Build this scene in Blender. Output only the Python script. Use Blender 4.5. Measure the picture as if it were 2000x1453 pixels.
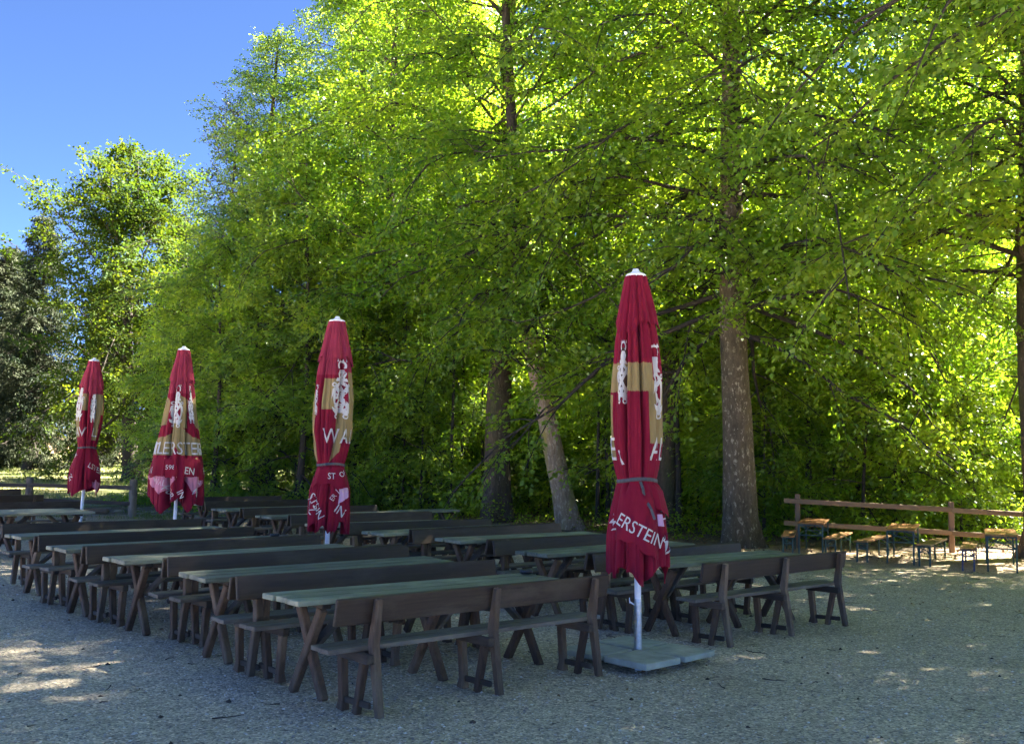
import bpy, bmesh, math, random
import numpy as np
from mathutils import Vector, Matrix

for o in list(bpy.data.objects):
    bpy.data.objects.remove(o)
scene = bpy.context.scene
C = scene.collection
R = math.radians

# ------------------------------------------------------------------ camera
cam_d = bpy.data.cameras.new('camera')
cam = bpy.data.objects.new('camera', cam_d)
C.objects.link(cam)
cam_d.sensor_width = 36
cam_d.lens = 34.91
cam_d.clip_start = 0.05
cam_d.clip_end = 2000
PITCH, ROLL, EYE = 0.08906, 0.0157, 1.777
cam.matrix_world = (Matrix.Translation((0, 0, EYE)) @ Matrix.Rotation(math.pi / 2 + PITCH, 4, 'X') @ Matrix.Rotation(ROLL, 4, 'Z'))
scene.camera = cam

# ------------------------------------------------------------------ sky, sun, exposure
SUN_AZ, SUN_EL = R(62), R(48)          # azimuth from the view direction towards the right
world = bpy.data.worlds.new('World')
scene.world = world
world.use_nodes = True
wn = world.node_tree
bg = wn.nodes['Background']
sky = wn.nodes.new('ShaderNodeTexSky')
sky.sky_type = 'NISHITA'
sky.sun_disc = False
sky.sun_elevation = SUN_EL
sky.sun_rotation = SUN_AZ
sky.altitude = 500
sky.air_density = 0.11
sky.dust_density = 0.0
sky.ozone_density = 6.0
wn.links.new(sky.outputs[0], bg.inputs[0])
bg.inputs[1].default_value = 0.05
sun_d = bpy.data.lights.new('sun', 'SUN')
sun_d.energy = 3.6
sun_d.angle = R(0.53)
sun_d.color = (1.0, 0.93, 0.80)
sun = bpy.data.objects.new('sun', sun_d)
C.objects.link(sun)
sdir = Vector((math.sin(SUN_AZ) * math.cos(SUN_EL), math.cos(SUN_AZ) * math.cos(SUN_EL), math.sin(SUN_EL)))
sun.rotation_euler = sdir.to_track_quat('Z', 'Y').to_euler()
scene.view_settings.view_transform = 'Standard'
scene.view_settings.look = 'None'
scene.view_settings.gamma = 1
scene.view_settings.exposure = 4.9
cy = scene.cycles
cy.max_bounces = 10
cy.diffuse_bounces = 8
cy.glossy_bounces = 2
cy.transmission_bounces = 4
cy.transparent_max_bounces = 4
cy.use_adaptive_sampling = True
cy.adaptive_threshold = 0.015
cy.use_denoising = True
cy.sample_clamp_indirect = 6

# ------------------------------------------------------------------ helpers
def tag(o, label=None, cat=None, group=None, kind=None):
    if label: o['label'] = label
    if cat: o['category'] = cat
    if group: o['group'] = group
    if kind: o['kind'] = kind
    return o

def empty(name, loc=(0, 0, 0), rz=0.0):
    o = bpy.data.objects.new(name, None)
    o.empty_display_size = 0.2
    C.objects.link(o)
    o.location = loc
    o.rotation_euler = (0, 0, rz)
    return o

def link(name, me, mat=None, parent=None):
    o = bpy.data.objects.new(name, me)
    C.objects.link(o)
    if mat is not None:
        for m in (mat if isinstance(mat, (list, tuple)) else [mat]):
            me.materials.append(m)
    if parent is not None:
        o.parent = parent
    return o

def from_bm(name, bm, mat=None, parent=None, smooth=False):
    me = bpy.data.meshes.new(name)
    bmesh.ops.recalc_face_normals(bm, faces=bm.faces)
    bm.to_mesh(me)
    bm.free()
    if smooth:
        me.polygons.foreach_set('use_smooth', [True] * len(me.polygons))
    return link(name, me, mat, parent)

def np_mesh(name, verts, faces, smooth=False):
    """verts (n,3), faces (m,k) with one k"""
    verts = np.asarray(verts, dtype=np.float32)
    faces = np.asarray(faces, dtype=np.int32)
    me = bpy.data.meshes.new(name)
    n, (m, k) = len(verts), faces.shape
    me.vertices.add(n)
    me.vertices.foreach_set('co', verts.ravel())
    me.loops.add(m * k)
    me.loops.foreach_set('vertex_index', faces.ravel())
    me.polygons.add(m)
    me.polygons.foreach_set('loop_start', np.arange(0, m * k, k, dtype=np.int32))
    if smooth:
        me.polygons.foreach_set('use_smooth', np.ones(m, dtype=bool))
    me.update(calc_edges=True)
    return me

def copy_tree(o, parent=None):
    c = o.copy()
    C.objects.link(c)
    if parent is not None:
        c.parent = parent
    for ch in KIDS.get(o.name, ()):
        copy_tree(ch, c)
    return c

KIDS = {}
def index_kids(root):
    for o in bpy.data.objects:
        if o.parent is not None:
            KIDS.setdefault(o.parent.name, [])
            if o not in KIDS[o.parent.name]:
                KIDS[o.parent.name].append(o)

def beam(bm, p0, p1, w, d, xdir=(1, 0, 0), w1=None, d1=None, bev=0.006):
    """a squared timber from p0 to p1, w wide along xdir"""
    p0, p1 = Vector(p0), Vector(p1)
    z = (p1 - p0).normalized()
    x = Vector(xdir)
    x = (x - z * x.dot(z)).normalized()
    y = z.cross(x)
    w1 = w if w1 is None else w1
    d1 = d if d1 is None else d1
    vs = []
    for p, ww, dd in ((p0, w, d), (p1, w1, d1)):
        for sx, sy in ((-1, -1), (1, -1), (1, 1), (-1, 1)):
            vs.append(bm.verts.new(p + x * sx * ww / 2 + y * sy * dd / 2))
    fs = [(3, 2, 1, 0), (4, 5, 6, 7), (0, 1, 5, 4), (1, 2, 6, 5), (2, 3, 7, 6), (3, 0, 4, 7)]
    nf = [bm.faces.new([vs[i] for i in f]) for f in fs]
    if bev:
        es = set(e for f in nf for e in f.edges)
        bmesh.ops.bevel(bm, geom=list(es), offset=bev, segments=1, affect='EDGES')

def box(bm, c, s, bev=0.004):
    beam(bm, (c[0], c[1], c[2] - s[2] / 2), (c[0], c[1], c[2] + s[2] / 2), s[0], s[1], (1, 0, 0), bev=bev)

def lathe(bm, prof, n=24, cx=0, cy=0):
    rings = []
    for r, z in prof:
        if r < 1e-5:
            rings.append([bm.verts.new((cx, cy, z))])
        else:
            rings.append([bm.verts.new((cx + r * math.cos(2 * math.pi * k / n), cy + r * math.sin(2 * math.pi * k / n), z)) for k in range(n)])
    for a, b in zip(rings, rings[1:]):
        for k in range(n):
            k2 = (k + 1) % n
            if len(a) == 1 and len(b) == 1: continue
            if len(a) == 1: bm.faces.new((a[0], b[k], b[k2]))
            elif len(b) == 1: bm.faces.new((a[k], a[k2], b[0]))
            else: bm.faces.new((a[k], a[k2], b[k2], b[k]))

# ------------------------------------------------------------------ materials
def new_mat(name):
    m = bpy.data.materials.new(name)
    m.use_nodes = True
    nt = m.node_tree
    return m, nt, nt.nodes['Principled BSDF']

def node(nt, t, **kw):
    n = nt.nodes.new(t)
    for k, v in kw.items():
        if hasattr(n, k): setattr(n, k, v)
        else: n.inputs[k].default_value = v
    return n

def ramp(nt, fac, stops):
    r = nt.nodes.new('ShaderNodeValToRGB')
    els = r.color_ramp.elements
    while len(els) < len(stops): els.new(0.5)
    for e, (p, c) in zip(els, stops):
        e.position = p
        e.color = (*c, 1)
    nt.links.new(fac, r.inputs[0])
    return r.outputs[0]

def coords(nt, scale=(1, 1, 1), kind='Object', rand=True):
    tc = nt.nodes.new('ShaderNodeTexCoord')
    mp = nt.nodes.new('ShaderNodeMapping')
    mp.inputs['Scale'].default_value = scale
    nt.links.new(tc.outputs[kind], mp.inputs[0])
    if rand:
        oi = nt.nodes.new('ShaderNodeObjectInfo')
        mu = node(nt, 'ShaderNodeMath', operation='MULTIPLY')
        mu.inputs[1].default_value = 37.0
        nt.links.new(oi.outputs['Random'], mu.inputs[0])
        nt.links.new(mu.outputs[0], mp.inputs['Location'])
    return mp.outputs[0]

def mix(nt, a, b, fac, blend='MIX'):
    m = nt.nodes.new('ShaderNodeMix')
    m.data_type = 'RGBA'
    m.blend_type = blend
    for s, v in ((m.inputs[0], fac), (m.inputs[6], a), (m.inputs[7], b)):
        if hasattr(v, 'is_output'): nt.links.new(v, s)
        elif isinstance(v, (int, float)): s.default_value = v
        else: s.default_value = (*v, 1)
    return m.outputs[2]

def bump(nt, bsdf, h, strength=0.3, dist=0.01):
    b = node(nt, 'ShaderNodeBump')
    b.inputs['Strength'].default_value = strength
    b.inputs['Distance'].default_value = dist
    nt.links.new(h, b.inputs['Height'])
    nt.links.new(b.outputs[0], bsdf.inputs['Normal'])

def wood(name, dark, light, worn, grain_axis=0, worn_amt=0.5, rough=0.75, worn_scale=3.0):
    m, nt, p = new_mat(name)
    sc = [26, 26, 26]
    sc[grain_axis] = 1.3
    v = coords(nt, sc)
    n1 = node(nt, 'ShaderNodeTexNoise', Scale=1.6, Detail=8.0, Roughness=0.7)
    nt.links.new(v, n1.inputs['Vector'])
    base = ramp(nt, n1.outputs[0], [(0.25, dark), (0.75, light)])
    v2 = coords(nt, [worn_scale if i != grain_axis else worn_scale * 0.35 for i in range(3)])
    n2 = node(nt, 'ShaderNodeTexNoise', Scale=1.0, Detail=6.0, Roughness=0.65)
    nt.links.new(v2, n2.inputs['Vector'])
    f = ramp(nt, n2.outputs[0], [(0.62 - worn_amt * 0.3, (0, 0, 0)), (0.85 - worn_amt * 0.3, (1, 1, 1))])
    col = mix(nt, base, worn, f)
    oi = nt.nodes.new('ShaderNodeObjectInfo')
    col = mix(nt, col, ramp(nt, oi.outputs['Random'], [(0, (0.72, 0.70, 0.66)), (0.5, (1.04, 0.99, 0.92)), (1, (1.32, 1.22, 1.08))]), 1.0, 'MULTIPLY')
    nt.links.new(col, p.inputs['Base Color'])
    p.inputs['Roughness'].default_value = rough
    p.inputs['Specular IOR Level'].default_value = 0.35
    bump(nt, p, n1.outputs[0], 0.35, 0.006)
    return m

M = {}
M['board'] = wood('stained_board', (0.022, 0.0145, 0.010), (0.056, 0.039, 0.025), (0.085, 0.069, 0.050), 0, 0.30, 0.62)
M['seat'] = wood('weathered_seat', (0.055, 0.047, 0.038), (0.13, 0.115, 0.094), (0.20, 0.19, 0.16), 0, 0.5, 0.7)
M['tabletop'] = wood('weathered_tabletop', (0.074, 0.080, 0.056), (0.225, 0.242, 0.176), (0.32, 0.342, 0.25), 0, 0.55, 0.6)
M['post'] = wood('weathered_post', (0.040, 0.027, 0.018), (0.12, 0.082, 0.054), (0.19, 0.15, 0.108), 2, 0.5, 0.8)
M['leg'] = wood('weathered_leg', (0.034, 0.021, 0.013), (0.105, 0.064, 0.040), (0.17, 0.125, 0.084), 2, 0.45, 0.8)
M['bearer'] = wood('bearer_timber', (0.022, 0.017, 0.013), (0.060, 0.046, 0.035), (0.10, 0.085, 0.068), 1, 0.4, 0.8)
M['brace'] = wood('brace_timber', (0.035, 0.030, 0.025), (0.090, 0.078, 0.064), (0.13, 0.115, 0.095), 0, 0.5, 0.8)
M['rail'] = wood('larch_rail', (0.14, 0.088, 0.042), (0.26, 0.17, 0.085), (0.24, 0.18, 0.11), 0, 0.4, 0.75)
M['fence_post'] = wood('larch_post', (0.12, 0.075, 0.045), (0.22, 0.14, 0.08), (0.22, 0.17, 0.12), 2, 0.4, 0.8)
M['old_post'] = wood('grey_oak_post', (0.06, 0.05, 0.04), (0.16, 0.14, 0.115), (0.22, 0.20, 0.17), 2, 0.5, 0.9)
M['old_rail'] = wood('dark_old_rail', (0.025, 0.02, 0.016), (0.06, 0.048, 0.038), (0.09, 0.08, 0.065), 0, 0.4, 0.85)
M['log'] = wood('bare_log', (0.10, 0.07, 0.045), (0.22, 0.16, 0.10), (0.25, 0.2, 0.14), 0, 0.4, 0.85)
M['beer_top'] = wood('varnished_orange_top', (0.20, 0.080, 0.016), (0.36, 0.155, 0.034), (0.34, 0.20, 0.085), 1, 0.35, 0.5, 5.0)
M['beer_seat'] = wood('varnished_bench_top', (0.18, 0.085, 0.022), (0.30, 0.155, 0.045), (0.30, 0.20, 0.10), 1, 0.4, 0.55, 5.0)

def plain(name, col, rough=0.5, metal=0.0, var=0.15, scale=8.0, bstr=0.0):
    m, nt, p = new_mat(name)
    v = coords(nt, (1, 1, 1))
    n = node(nt, 'ShaderNodeTexNoise', Scale=scale, Detail=5.0, Roughness=0.6)
    nt.links.new(v, n.inputs['Vector'])
    c0 = tuple(max(0, c * (1 - var)) for c in col)
    c1 = tuple(min(1, c * (1 + var)) for c in col)
    nt.links.new(ramp(nt, n.outputs[0], [(0.3, c0), (0.7, c1)]), p.inputs['Base Color'])
    p.inputs['Roughness'].default_value = rough
    p.inputs['Metallic'].default_value = metal
    if bstr: bump(nt, p, n.outputs[0], bstr, 0.003)
    return m

def fabric(name, col, tr=0.12, var=0.16):
    m, nt, p = new_mat(name)
    v = coords(nt, (1, 1, 1))
    n = node(nt, 'ShaderNodeTexNoise', Scale=3.2, Detail=6.0, Roughness=0.6)
    nt.links.new(v, n.inputs['Vector'])
    c0 = tuple(c * (1 - var) for c in col)
    c1 = tuple(min(1, c * (1 + var)) for c in col)
    cc = ramp(nt, n.outputs[0], [(0.3, c0), (0.7, c1)])
    nt.links.new(cc, p.inputs['Base Color'])
    p.inputs['Roughness'].default_value = 0.8
    p.inputs['Specular IOR Level'].default_value = 0.12
    p.inputs['Sheen Weight'].default_value = 0.03
    w = node(nt, 'ShaderNodeTexNoise', Scale=16.0, Detail=5.0, Roughness=0.6, Distortion=0.6)
    nt.links.new(coords(nt, (1, 1, 0.22)), w.inputs['Vector'])
    bump(nt, p, w.outputs[0], 0.7, 0.022)
    t = nt.nodes.new('ShaderNodeBsdfTranslucent')
    nt.links.new(cc, t.inputs[0])
    ms = nt.nodes.new('ShaderNodeMixShader')
    ms.inputs[0].default_value = tr
    nt.links.new(p.outputs[0], ms.inputs[1])
    nt.links.new(t.outputs[0], ms.inputs[2])
    nt.links.new(ms.outputs[0], nt.nodes['Material Output'].inputs[0])
    return m

M['burgundy'] = fabric('burgundy_cloth', (0.195, 0.008, 0.026))
M['burgundy_faded'] = fabric('faded_burgundy_cloth', (0.25, 0.026, 0.050))  # paler burgundy: skylight on the parasol tops put into the colour
M['gold'] = fabric('gold_print_cloth', (0.27, 0.20, 0.085))
M['pale'] = fabric('pale_cloth_underside', (0.52, 0.20, 0.27))
M['lilac'] = fabric('lilac_cloth_underside', (0.58, 0.36, 0.55))
M['white_print'] = fabric('white_print', (0.50, 0.48, 0.455), 0.0, 0.12)
M['dark_print'] = fabric('dark_print', (0.07, 0.04, 0.03), 0.0, 0.1)
M['grey_print'] = fabric('grey_ghost_print', (0.62, 0.42, 0.46), 0.0, 0.08)
M['white_paint'] = plain('white_powder_coat', (0.78, 0.78, 0.80), 0.35, 0, 0.05)
M['galv'] = plain('galvanised_steel', (0.42, 0.45, 0.47), 0.38, 0.9, 0.2, 30)
M['strap'] = plain('grey_webbing', (0.06, 0.06, 0.065), 0.7, 0, 0.2, 40)
M['slab'] = plain('concrete_slab', (0.34, 0.345, 0.275), 0.9, 0, 0.22, 7, 0.3)
M['slab_dark'] = plain('damp_concrete', (0.16, 0.175, 0.175), 0.9, 0, 0.25, 9, 0.3)
M['green_steel'] = plain('green_steel', (0.010, 0.045, 0.028), 0.45, 0, 0.2)
M['blue_steel'] = plain('blue_steel', (0.015, 0.025, 0.075), 0.45, 0, 0.2)
M['black'] = plain('black_plastic', (0.012, 0.012, 0.014), 0.3, 0, 0.2)

def bark(name, dark, light, lichen, lich_amt=0.5, moss=None):
    m, nt, p = new_mat(name)
    v = coords(nt, (6, 6, 1.6))
    n1 = node(nt, 'ShaderNodeTexNoise', Scale=2.0, Detail=9.0, Roughness=0.72)
    nt.links.new(v, n1.inputs['Vector'])
    base = ramp(nt, n1.outputs[0], [(0.3, dark), (0.7, light)])
    v2 = coords(nt, (9, 9, 5))
    n2 = node(nt, 'ShaderNodeTexNoise', Scale=1.5, Detail=7.0, Roughness=0.75)
    nt.links.new(v2, n2.inputs['Vector'])
    f = ramp(nt, n2.outputs[0], [(0.66 - 0.25 * lich_amt, (0, 0, 0)), (0.74 - 0.25 * lich_amt, (1, 1, 1))])
    col = mix(nt, base, lichen, f)
    if moss:
        v3 = coords(nt, (2.2, 2.2, 0.5))
        n3 = node(nt, 'ShaderNodeTexNoise', Scale=1.0, Detail=4.0)
        nt.links.new(v3, n3.inputs['Vector'])
        col = mix(nt, col, moss, ramp(nt, n3.outputs[0], [(0.52, (0, 0, 0)), (0.66, (0.8, 0.8, 0.8))]))
    nt.links.new(col, p.inputs['Base Color'])
    p.inputs['Roughness'].default_value = 0.9
    p.inputs['Specular IOR Level'].default_value = 0.2
    bump(nt, p, n1.outputs[0], 1.0, 0.05)
    return m

M['bark'] = bark('beech_bark', (0.045, 0.032, 0.020), (0.12, 0.088, 0.054), (0.24, 0.20, 0.135), 0.35, (0.07, 0.075, 0.025))
M['bark_big'] = bark('old_beech_bark', (0.054, 0.040, 0.023), (0.135, 0.103, 0.062), (0.31, 0.265, 0.18), 0.45)
M['bark_pale'] = bark('pale_lichen_bark', (0.17, 0.115, 0.068), (0.34, 0.245, 0.155), (0.42, 0.33, 0.22), 0.55, (0.26, 0.22, 0.05))
M['bark_dark'] = bark('dark_bark', (0.022, 0.018, 0.014), (0.065, 0.054, 0.042), (0.10, 0.09, 0.075), 0.2)

def leaf_mat(name, c_dark, c_light, t_dark, t_light, tr=0.5, rough=0.42, spec=0.38):
    m, nt, p = new_mat(name)
    a = nt.nodes.new('ShaderNodeAttribute')
    a.attribute_name = 'tint'
    oi = nt.nodes.new('ShaderNodeObjectInfo')
    ad = node(nt, 'ShaderNodeMath', operation='MULTIPLY_ADD')
    ad.inputs[1].default_value = 0.25
    nt.links.new(oi.outputs['Random'], ad.inputs[0])
    sb = node(nt, 'ShaderNodeMath', operation='SUBTRACT')
    sb.inputs[1].default_value = 0.125
    nt.links.new(a.outputs['Fac'], sb.inputs[0])
    nt.links.new(sb.outputs[0], ad.inputs[2])
    fac = ad.outputs[0]
    nt.links.new(ramp(nt, fac, [(0.1, c_dark), (0.9, c_light)]), p.inputs['Base Color'])
    p.inputs['Roughness'].default_value = rough
    p.inputs['Specular IOR Level'].default_value = spec
    t = nt.nodes.new('ShaderNodeBsdfTranslucent')
    nt.links.new(ramp(nt, fac, [(0.1, t_dark), (0.9, t_light)]), t.inputs[0])
    ms = nt.nodes.new('ShaderNodeMixShader')
    ms.inputs[0].default_value = tr
    nt.links.new(p.outputs[0], ms.inputs[1])
    nt.links.new(t.outputs[0], ms.inputs[2])
    nt.links.new(ms.outputs[0], nt.nodes['Material Output'].inputs[0])
    return m

M['beech_leaf'] = leaf_mat('beech_leaves', (0.045, 0.105, 0.012), (0.110, 0.185, 0.020), (0.21, 0.40, 0.014), (0.43, 0.55, 0.020), 0.50)
M['shade_leaf'] = leaf_mat('hornbeam_leaves', (0.045, 0.105, 0.030), (0.095, 0.170, 0.045), (0.20, 0.40, 0.03), (0.48, 0.60, 0.05), 0.5)
M['edge_leaf'] = leaf_mat('edge_leaves', (0.065, 0.140, 0.022), (0.13, 0.205, 0.035), (0.30, 0.54, 0.02), (0.60, 0.72, 0.04), 0.5)
M['young_leaf'] = leaf_mat('young_beech_leaves', (0.060, 0.130, 0.016), (0.120, 0.195, 0.026), (0.28, 0.48, 0.016), (0.50, 0.62, 0.03), 0.54)
M['deep_leaf'] = leaf_mat('deep_wood_leaves', (0.040, 0.095, 0.014), (0.090, 0.155, 0.024), (0.14, 0.30, 0.012), (0.30, 0.43, 0.020), 0.42)  # dimmer copy of the beech leaves, sun glow toned down by colour
M['maple_leaf'] = leaf_mat('maple_leaves', (0.020, 0.048, 0.008), (0.050, 0.078, 0.009), (0.07, 0.13, 0.006), (0.17, 0.20, 0.009), 0.34, 0.6, 0.06)
M['copper_leaf'] = leaf_mat('dusky_leaves', (0.030, 0.038, 0.026), (0.075, 0.085, 0.050), (0.06, 0.05, 0.02), (0.16, 0.15, 0.05), 0.25)
M['needle'] = leaf_mat('spruce_needles', (0.014, 0.024, 0.013), (0.040, 0.046, 0.024), (0.02, 0.04, 0.01), (0.05, 0.07, 0.02), 0.15, 0.7, 0.08)
M['grass'] = leaf_mat('grass_blades', (0.06, 0.10, 0.02), (0.17, 0.19, 0.05), (0.12, 0.20, 0.02), (0.3, 0.34, 0.06), 0.3)

# ground materials
def gravel_mat():
    m, nt, p = new_mat('grey_gravel')
    v = coords(nt, (1, 1, 1), rand=False)
    def vor(scale):
        n = node(nt, 'ShaderNodeTexVoronoi', Scale=scale)
        nt.links.new(v, n.inputs['Vector'])
        return n
    a, b = vor(60.0), vor(27.0)
    sep = nt.nodes.new('ShaderNodeSeparateColor')
    nt.links.new(a.outputs['Color'], sep.inputs[0])
    c1 = ramp(nt, sep.outputs[0], [(0.0, (0.17, 0.17, 0.172)), (0.25, (0.34, 0.34, 0.342)), (0.7, (0.48, 0.48, 0.478)), (0.93, (0.60, 0.595, 0.585)), (1.0, (0.80, 0.79, 0.76))])
    sep2 = nt.nodes.new('ShaderNodeSeparateColor')
    nt.links.new(b.outputs['Color'], sep2.inputs[0])
    c2 = ramp(nt, sep2.outputs[1], [(0.0, (0.62, 0.60, 0.60)), (0.5, (1, 1, 1)), (1.0, (1.25, 1.24, 1.2))])
    col = mix(nt, mix(nt, c1, (1.13, 0.97, 0.70), 1.0, 'MULTIPLY'), c2, 0.6, 'MULTIPLY')
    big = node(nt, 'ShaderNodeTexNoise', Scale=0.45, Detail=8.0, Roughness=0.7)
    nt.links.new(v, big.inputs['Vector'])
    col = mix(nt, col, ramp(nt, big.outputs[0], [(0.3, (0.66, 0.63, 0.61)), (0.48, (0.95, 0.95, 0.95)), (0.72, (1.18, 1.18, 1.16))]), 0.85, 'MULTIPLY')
    # brown leaf dust towards the wood
    geo = nt.nodes.new('ShaderNodeNewGeometry')
    sx = nt.nodes.new('ShaderNodeSeparateXYZ')
    nt.links.new(geo.outputs['Position'], sx.inputs[0])
    n4 = node(nt, 'ShaderNodeTexNoise', Scale=1.1, Detail=7.0, Roughness=0.7)
    nt.links.new(v, n4.inputs['Vector'])
    ma = node(nt, 'ShaderNodeMath', operation='MULTIPLY_ADD')
    nt.links.new(n4.outputs[0], ma.inputs[0])
    ma.inputs[1].default_value = 16.0
    nt.links.new(sx.outputs[1], ma.inputs[2])
    mb = node(nt, 'ShaderNodeMath', operation='MULTIPLY_ADD')
    nt.links.new(sx.outputs[0], mb.inputs[0])
    mb.inputs[1].default_value = 0.45
    nt.links.new(ma.outputs[0], mb.inputs[2])
    dv = node(nt, 'ShaderNodeMath', operation='DIVIDE')
    nt.links.new(mb.outputs[0], dv.inputs[0])
    dv.inputs[1].default_value = 50.0
    f = ramp(nt, dv.outputs[0], [(0.50, (0, 0, 0)), (0.66, (0.8, 0.8, 0.8))])
    brown = mix(nt, col, (0.62, 0.48, 0.32), 1.0, 'MULTIPLY')
    col = mix(nt, col, brown, f)
    nt.links.new(col, p.inputs['Base Color'])
    p.inputs['Roughness'].default_value = 0.85
    p.inputs['Specular IOR Level'].default_value = 0.25
    ad = node(nt, 'ShaderNodeMath', operation='MULTIPLY_ADD')
    nt.links.new(b.outputs['Distance'], ad.inputs[0])
    ad.inputs[1].default_value = 1.0
    nt.links.new(a.outputs['Distance'], ad.inputs[2])
    iv = node(nt, 'ShaderNodeMath', operation='SUBTRACT')
    iv.inputs[0].default_value = 1.0
    nt.links.new(ad.outputs[0], iv.inputs[1])
    bump(nt, p, iv.outputs[0], 0.55, 0.012)
    return m
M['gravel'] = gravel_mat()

def soil_mat(name, stops, scale):
    m, nt, p = new_mat(name)
    v = coords(nt, (1, 1, 1), rand=False)
    n = node(nt, 'ShaderNodeTexNoise', Scale=scale, Detail=9.0, Roughness=0.75)
    nt.links.new(v, n.inputs['Vector'])
    n2 = node(nt, 'ShaderNodeTexVoronoi', Scale=scale * 14)
    nt.links.new(v, n2.inputs['Vector'])
    sep = nt.nodes.new('ShaderNodeSeparateColor')
    nt.links.new(n2.outputs['Color'], sep.inputs[0])
    col = mix(nt, ramp(nt, n.outputs[0], stops), ramp(nt, sep.outputs[0], [(0, (0.6, 0.55, 0.5)), (1, (1.3, 1.25, 1.2))]), 0.8, 'MULTIPLY')
    nt.links.new(col, p.inputs['Base Color'])
    p.inputs['Roughness'].default_value = 0.95
    bump(nt, p, n2.outputs['Distance'], 0.6, 0.03)
    return m
M['floor'] = soil_mat('leaf_litter_floor', [(0.3, (0.045, 0.035, 0.022)), (0.5, (0.12, 0.088, 0.055)), (0.7, (0.20, 0.15, 0.095))], 1.2)
M['meadow'] = soil_mat('meadow_soil', [(0.3, (0.05, 0.075, 0.016)), (0.52, (0.13, 0.14, 0.04)), (0.7, (0.26, 0.215, 0.10))], 0.35)
M['dirt'] = soil_mat('stony_dirt', [(0.3, (0.13, 0.11, 0.085)), (0.5, (0.28, 0.25, 0.20)), (0.72, (0.42, 0.38, 0.31))], 1.0)

# ------------------------------------------------------------------ terrain
def gz(x, y):
    d = np.maximum(0.0, np.asarray(y, dtype=float) - 26.0)
    return 0.02 * d * d / (d + 4.0)

def sheet(name, xs, ys, off, mat, keep=None, wob=0.0, seed=1):
    xs, ys = np.asarray(xs, float), np.asarray(ys, float)
    X, Y = np.meshgrid(xs, ys)
    rng = np.random.default_rng(seed)
    Z = gz(X, Y) + off + (rng.random(X.shape) - 0.5) * wob
    V = np.stack([X.ravel(), Y.ravel(), Z.ravel()], 1)
    nx = len(xs)
    idx = np.arange(len(V)).reshape(len(ys), nx)
    F = np.stack([idx[:-1, :-1], idx[:-1, 1:], idx[1:, 1:], idx[1:, :-1]], -1).reshape(-1, 4)
    if keep is not None:
        c = V[F].mean(1)
        F = F[keep(c[:, 0], c[:, 1])]
        u, inv = np.unique(F, return_inverse=True)
        V, F = V[u], inv.reshape(F.shape)
    o = link(name, np_mesh(name, V, F, True), mat)
    o['kind'] = 'structure'
    return o

axis = np.concatenate([np.linspace(-900, -80, 12), np.linspace(-70, 70, 71), np.linspace(80, 900, 12)])
yax = np.concatenate([np.linspace(-60, 0, 12), np.linspace(2, 90, 89), np.linspace(100, 1200, 20)])
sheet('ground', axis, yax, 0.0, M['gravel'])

def wavy(x, s): return np.sin(x * 1.3 + s) * 0.5 + np.sin(x * 3.1 + 2 * s) * 0.28 + np.sin(x * 7.7 + s) * 0.12
def floor_edge(x):            # where the gravel gives way to the wood's floor
    return np.interp(x, [-14, -9, -5, -2, 1.5, 4, 6, 10, 13, 40], [29.5, 29.2, 28.6, 27.4, 25.3, 21.6, 22.0, 21.2, 20.4, 14.0]) + wavy(x, 1.0) * 0.5
sheet('forest_floor', np.arange(-13, 60, 0.3), np.arange(12, 110, 0.3), 0.02, M['floor'], lambda x, y: (y > floor_edge(x)) & (x > -12.6 + wavy(y, 2.0)), 0.03)
sheet('dirt_strip', np.arange(-26, -6, 0.2), np.arange(26.5, 35, 0.2), 0.012, M['dirt'], lambda x, y: (y > 28.4 + wavy(x, 3.0) * 0.5) & (y < 34.0 + wavy(x, 5.0)) & (x < -6.8 - wavy(y, 2.0)), 0.03)
sheet('meadow', np.arange(-120, -11, 0.6), np.arange(30, 120, 0.6), 0.03, M['meadow'], lambda x, y: (y > 32.5 + wavy(x, 4.0) * 1.2) & (x < -12.2 + wavy(y, 2.0)), 0.04)

# ------------------------------------------------------------------ trees
def unit(v):
    return v / np.maximum(1e-9, np.linalg.norm(v, axis=-1, keepdims=True))

def tubes(paths, radii, sides):
    """many polylines (list of (k,3)) -> verts, quad faces"""
    V, F, off = [], [], 0
    ang = np.linspace(0, 2 * np.pi, sides, endpoint=False)
    for P, rr in zip(paths, radii):
        P = np.asarray(P)
        k = len(P)
        T = unit(np.gradient(P, axis=0))
        ref = np.where(np.abs(T[:, 2:3]) > 0.9, np.array([[1.0, 0, 0]]), np.array([[0, 0, 1.0]]))
        A = unit(np.cross(T, ref))
        B = np.cross(T, A)
        rr = np.asarray(rr)
        if rr.ndim == 1: rr = np.repeat(rr[:, None], sides, 1)
        ring = P[:, None, :] + rr[:, :, None] * (np.cos(ang)[None, :, None] * A[:, None, :] + np.sin(ang)[None, :, None] * B[:, None, :])
        V.append(ring.reshape(-1, 3))
        i = np.arange(k - 1)[:, None] * sides + np.arange(sides)[None, :]
        j = np.arange(k - 1)[:, None] * sides + (np.arange(sides)[None, :] + 1) % sides
        F.append((np.stack([i, j, j + sides, i + sides], -1) + off).reshape(-1, 4))
        off += k * sides
    return np.concatenate(V), np.concatenate(F)

def leaf_quads(P, A, N, L, width):
    """P base, A axis, N normal (unit), L length"""
    S = np.cross(N, A)
    L = L[:, None]
    v0 = P
    v1 = P + A * L * 0.45 + S * L * width + N * L * 0.07
    v2 = P + A * L - N * L * 0.06
    v3 = P + A * L * 0.45 - S * L * width + N * L * 0.07
    V = np.stack([v0, v1, v2, v3], 1).reshape(-1, 3)
    F = np.arange(len(V)).reshape(-1, 4)
    return V, F

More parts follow.
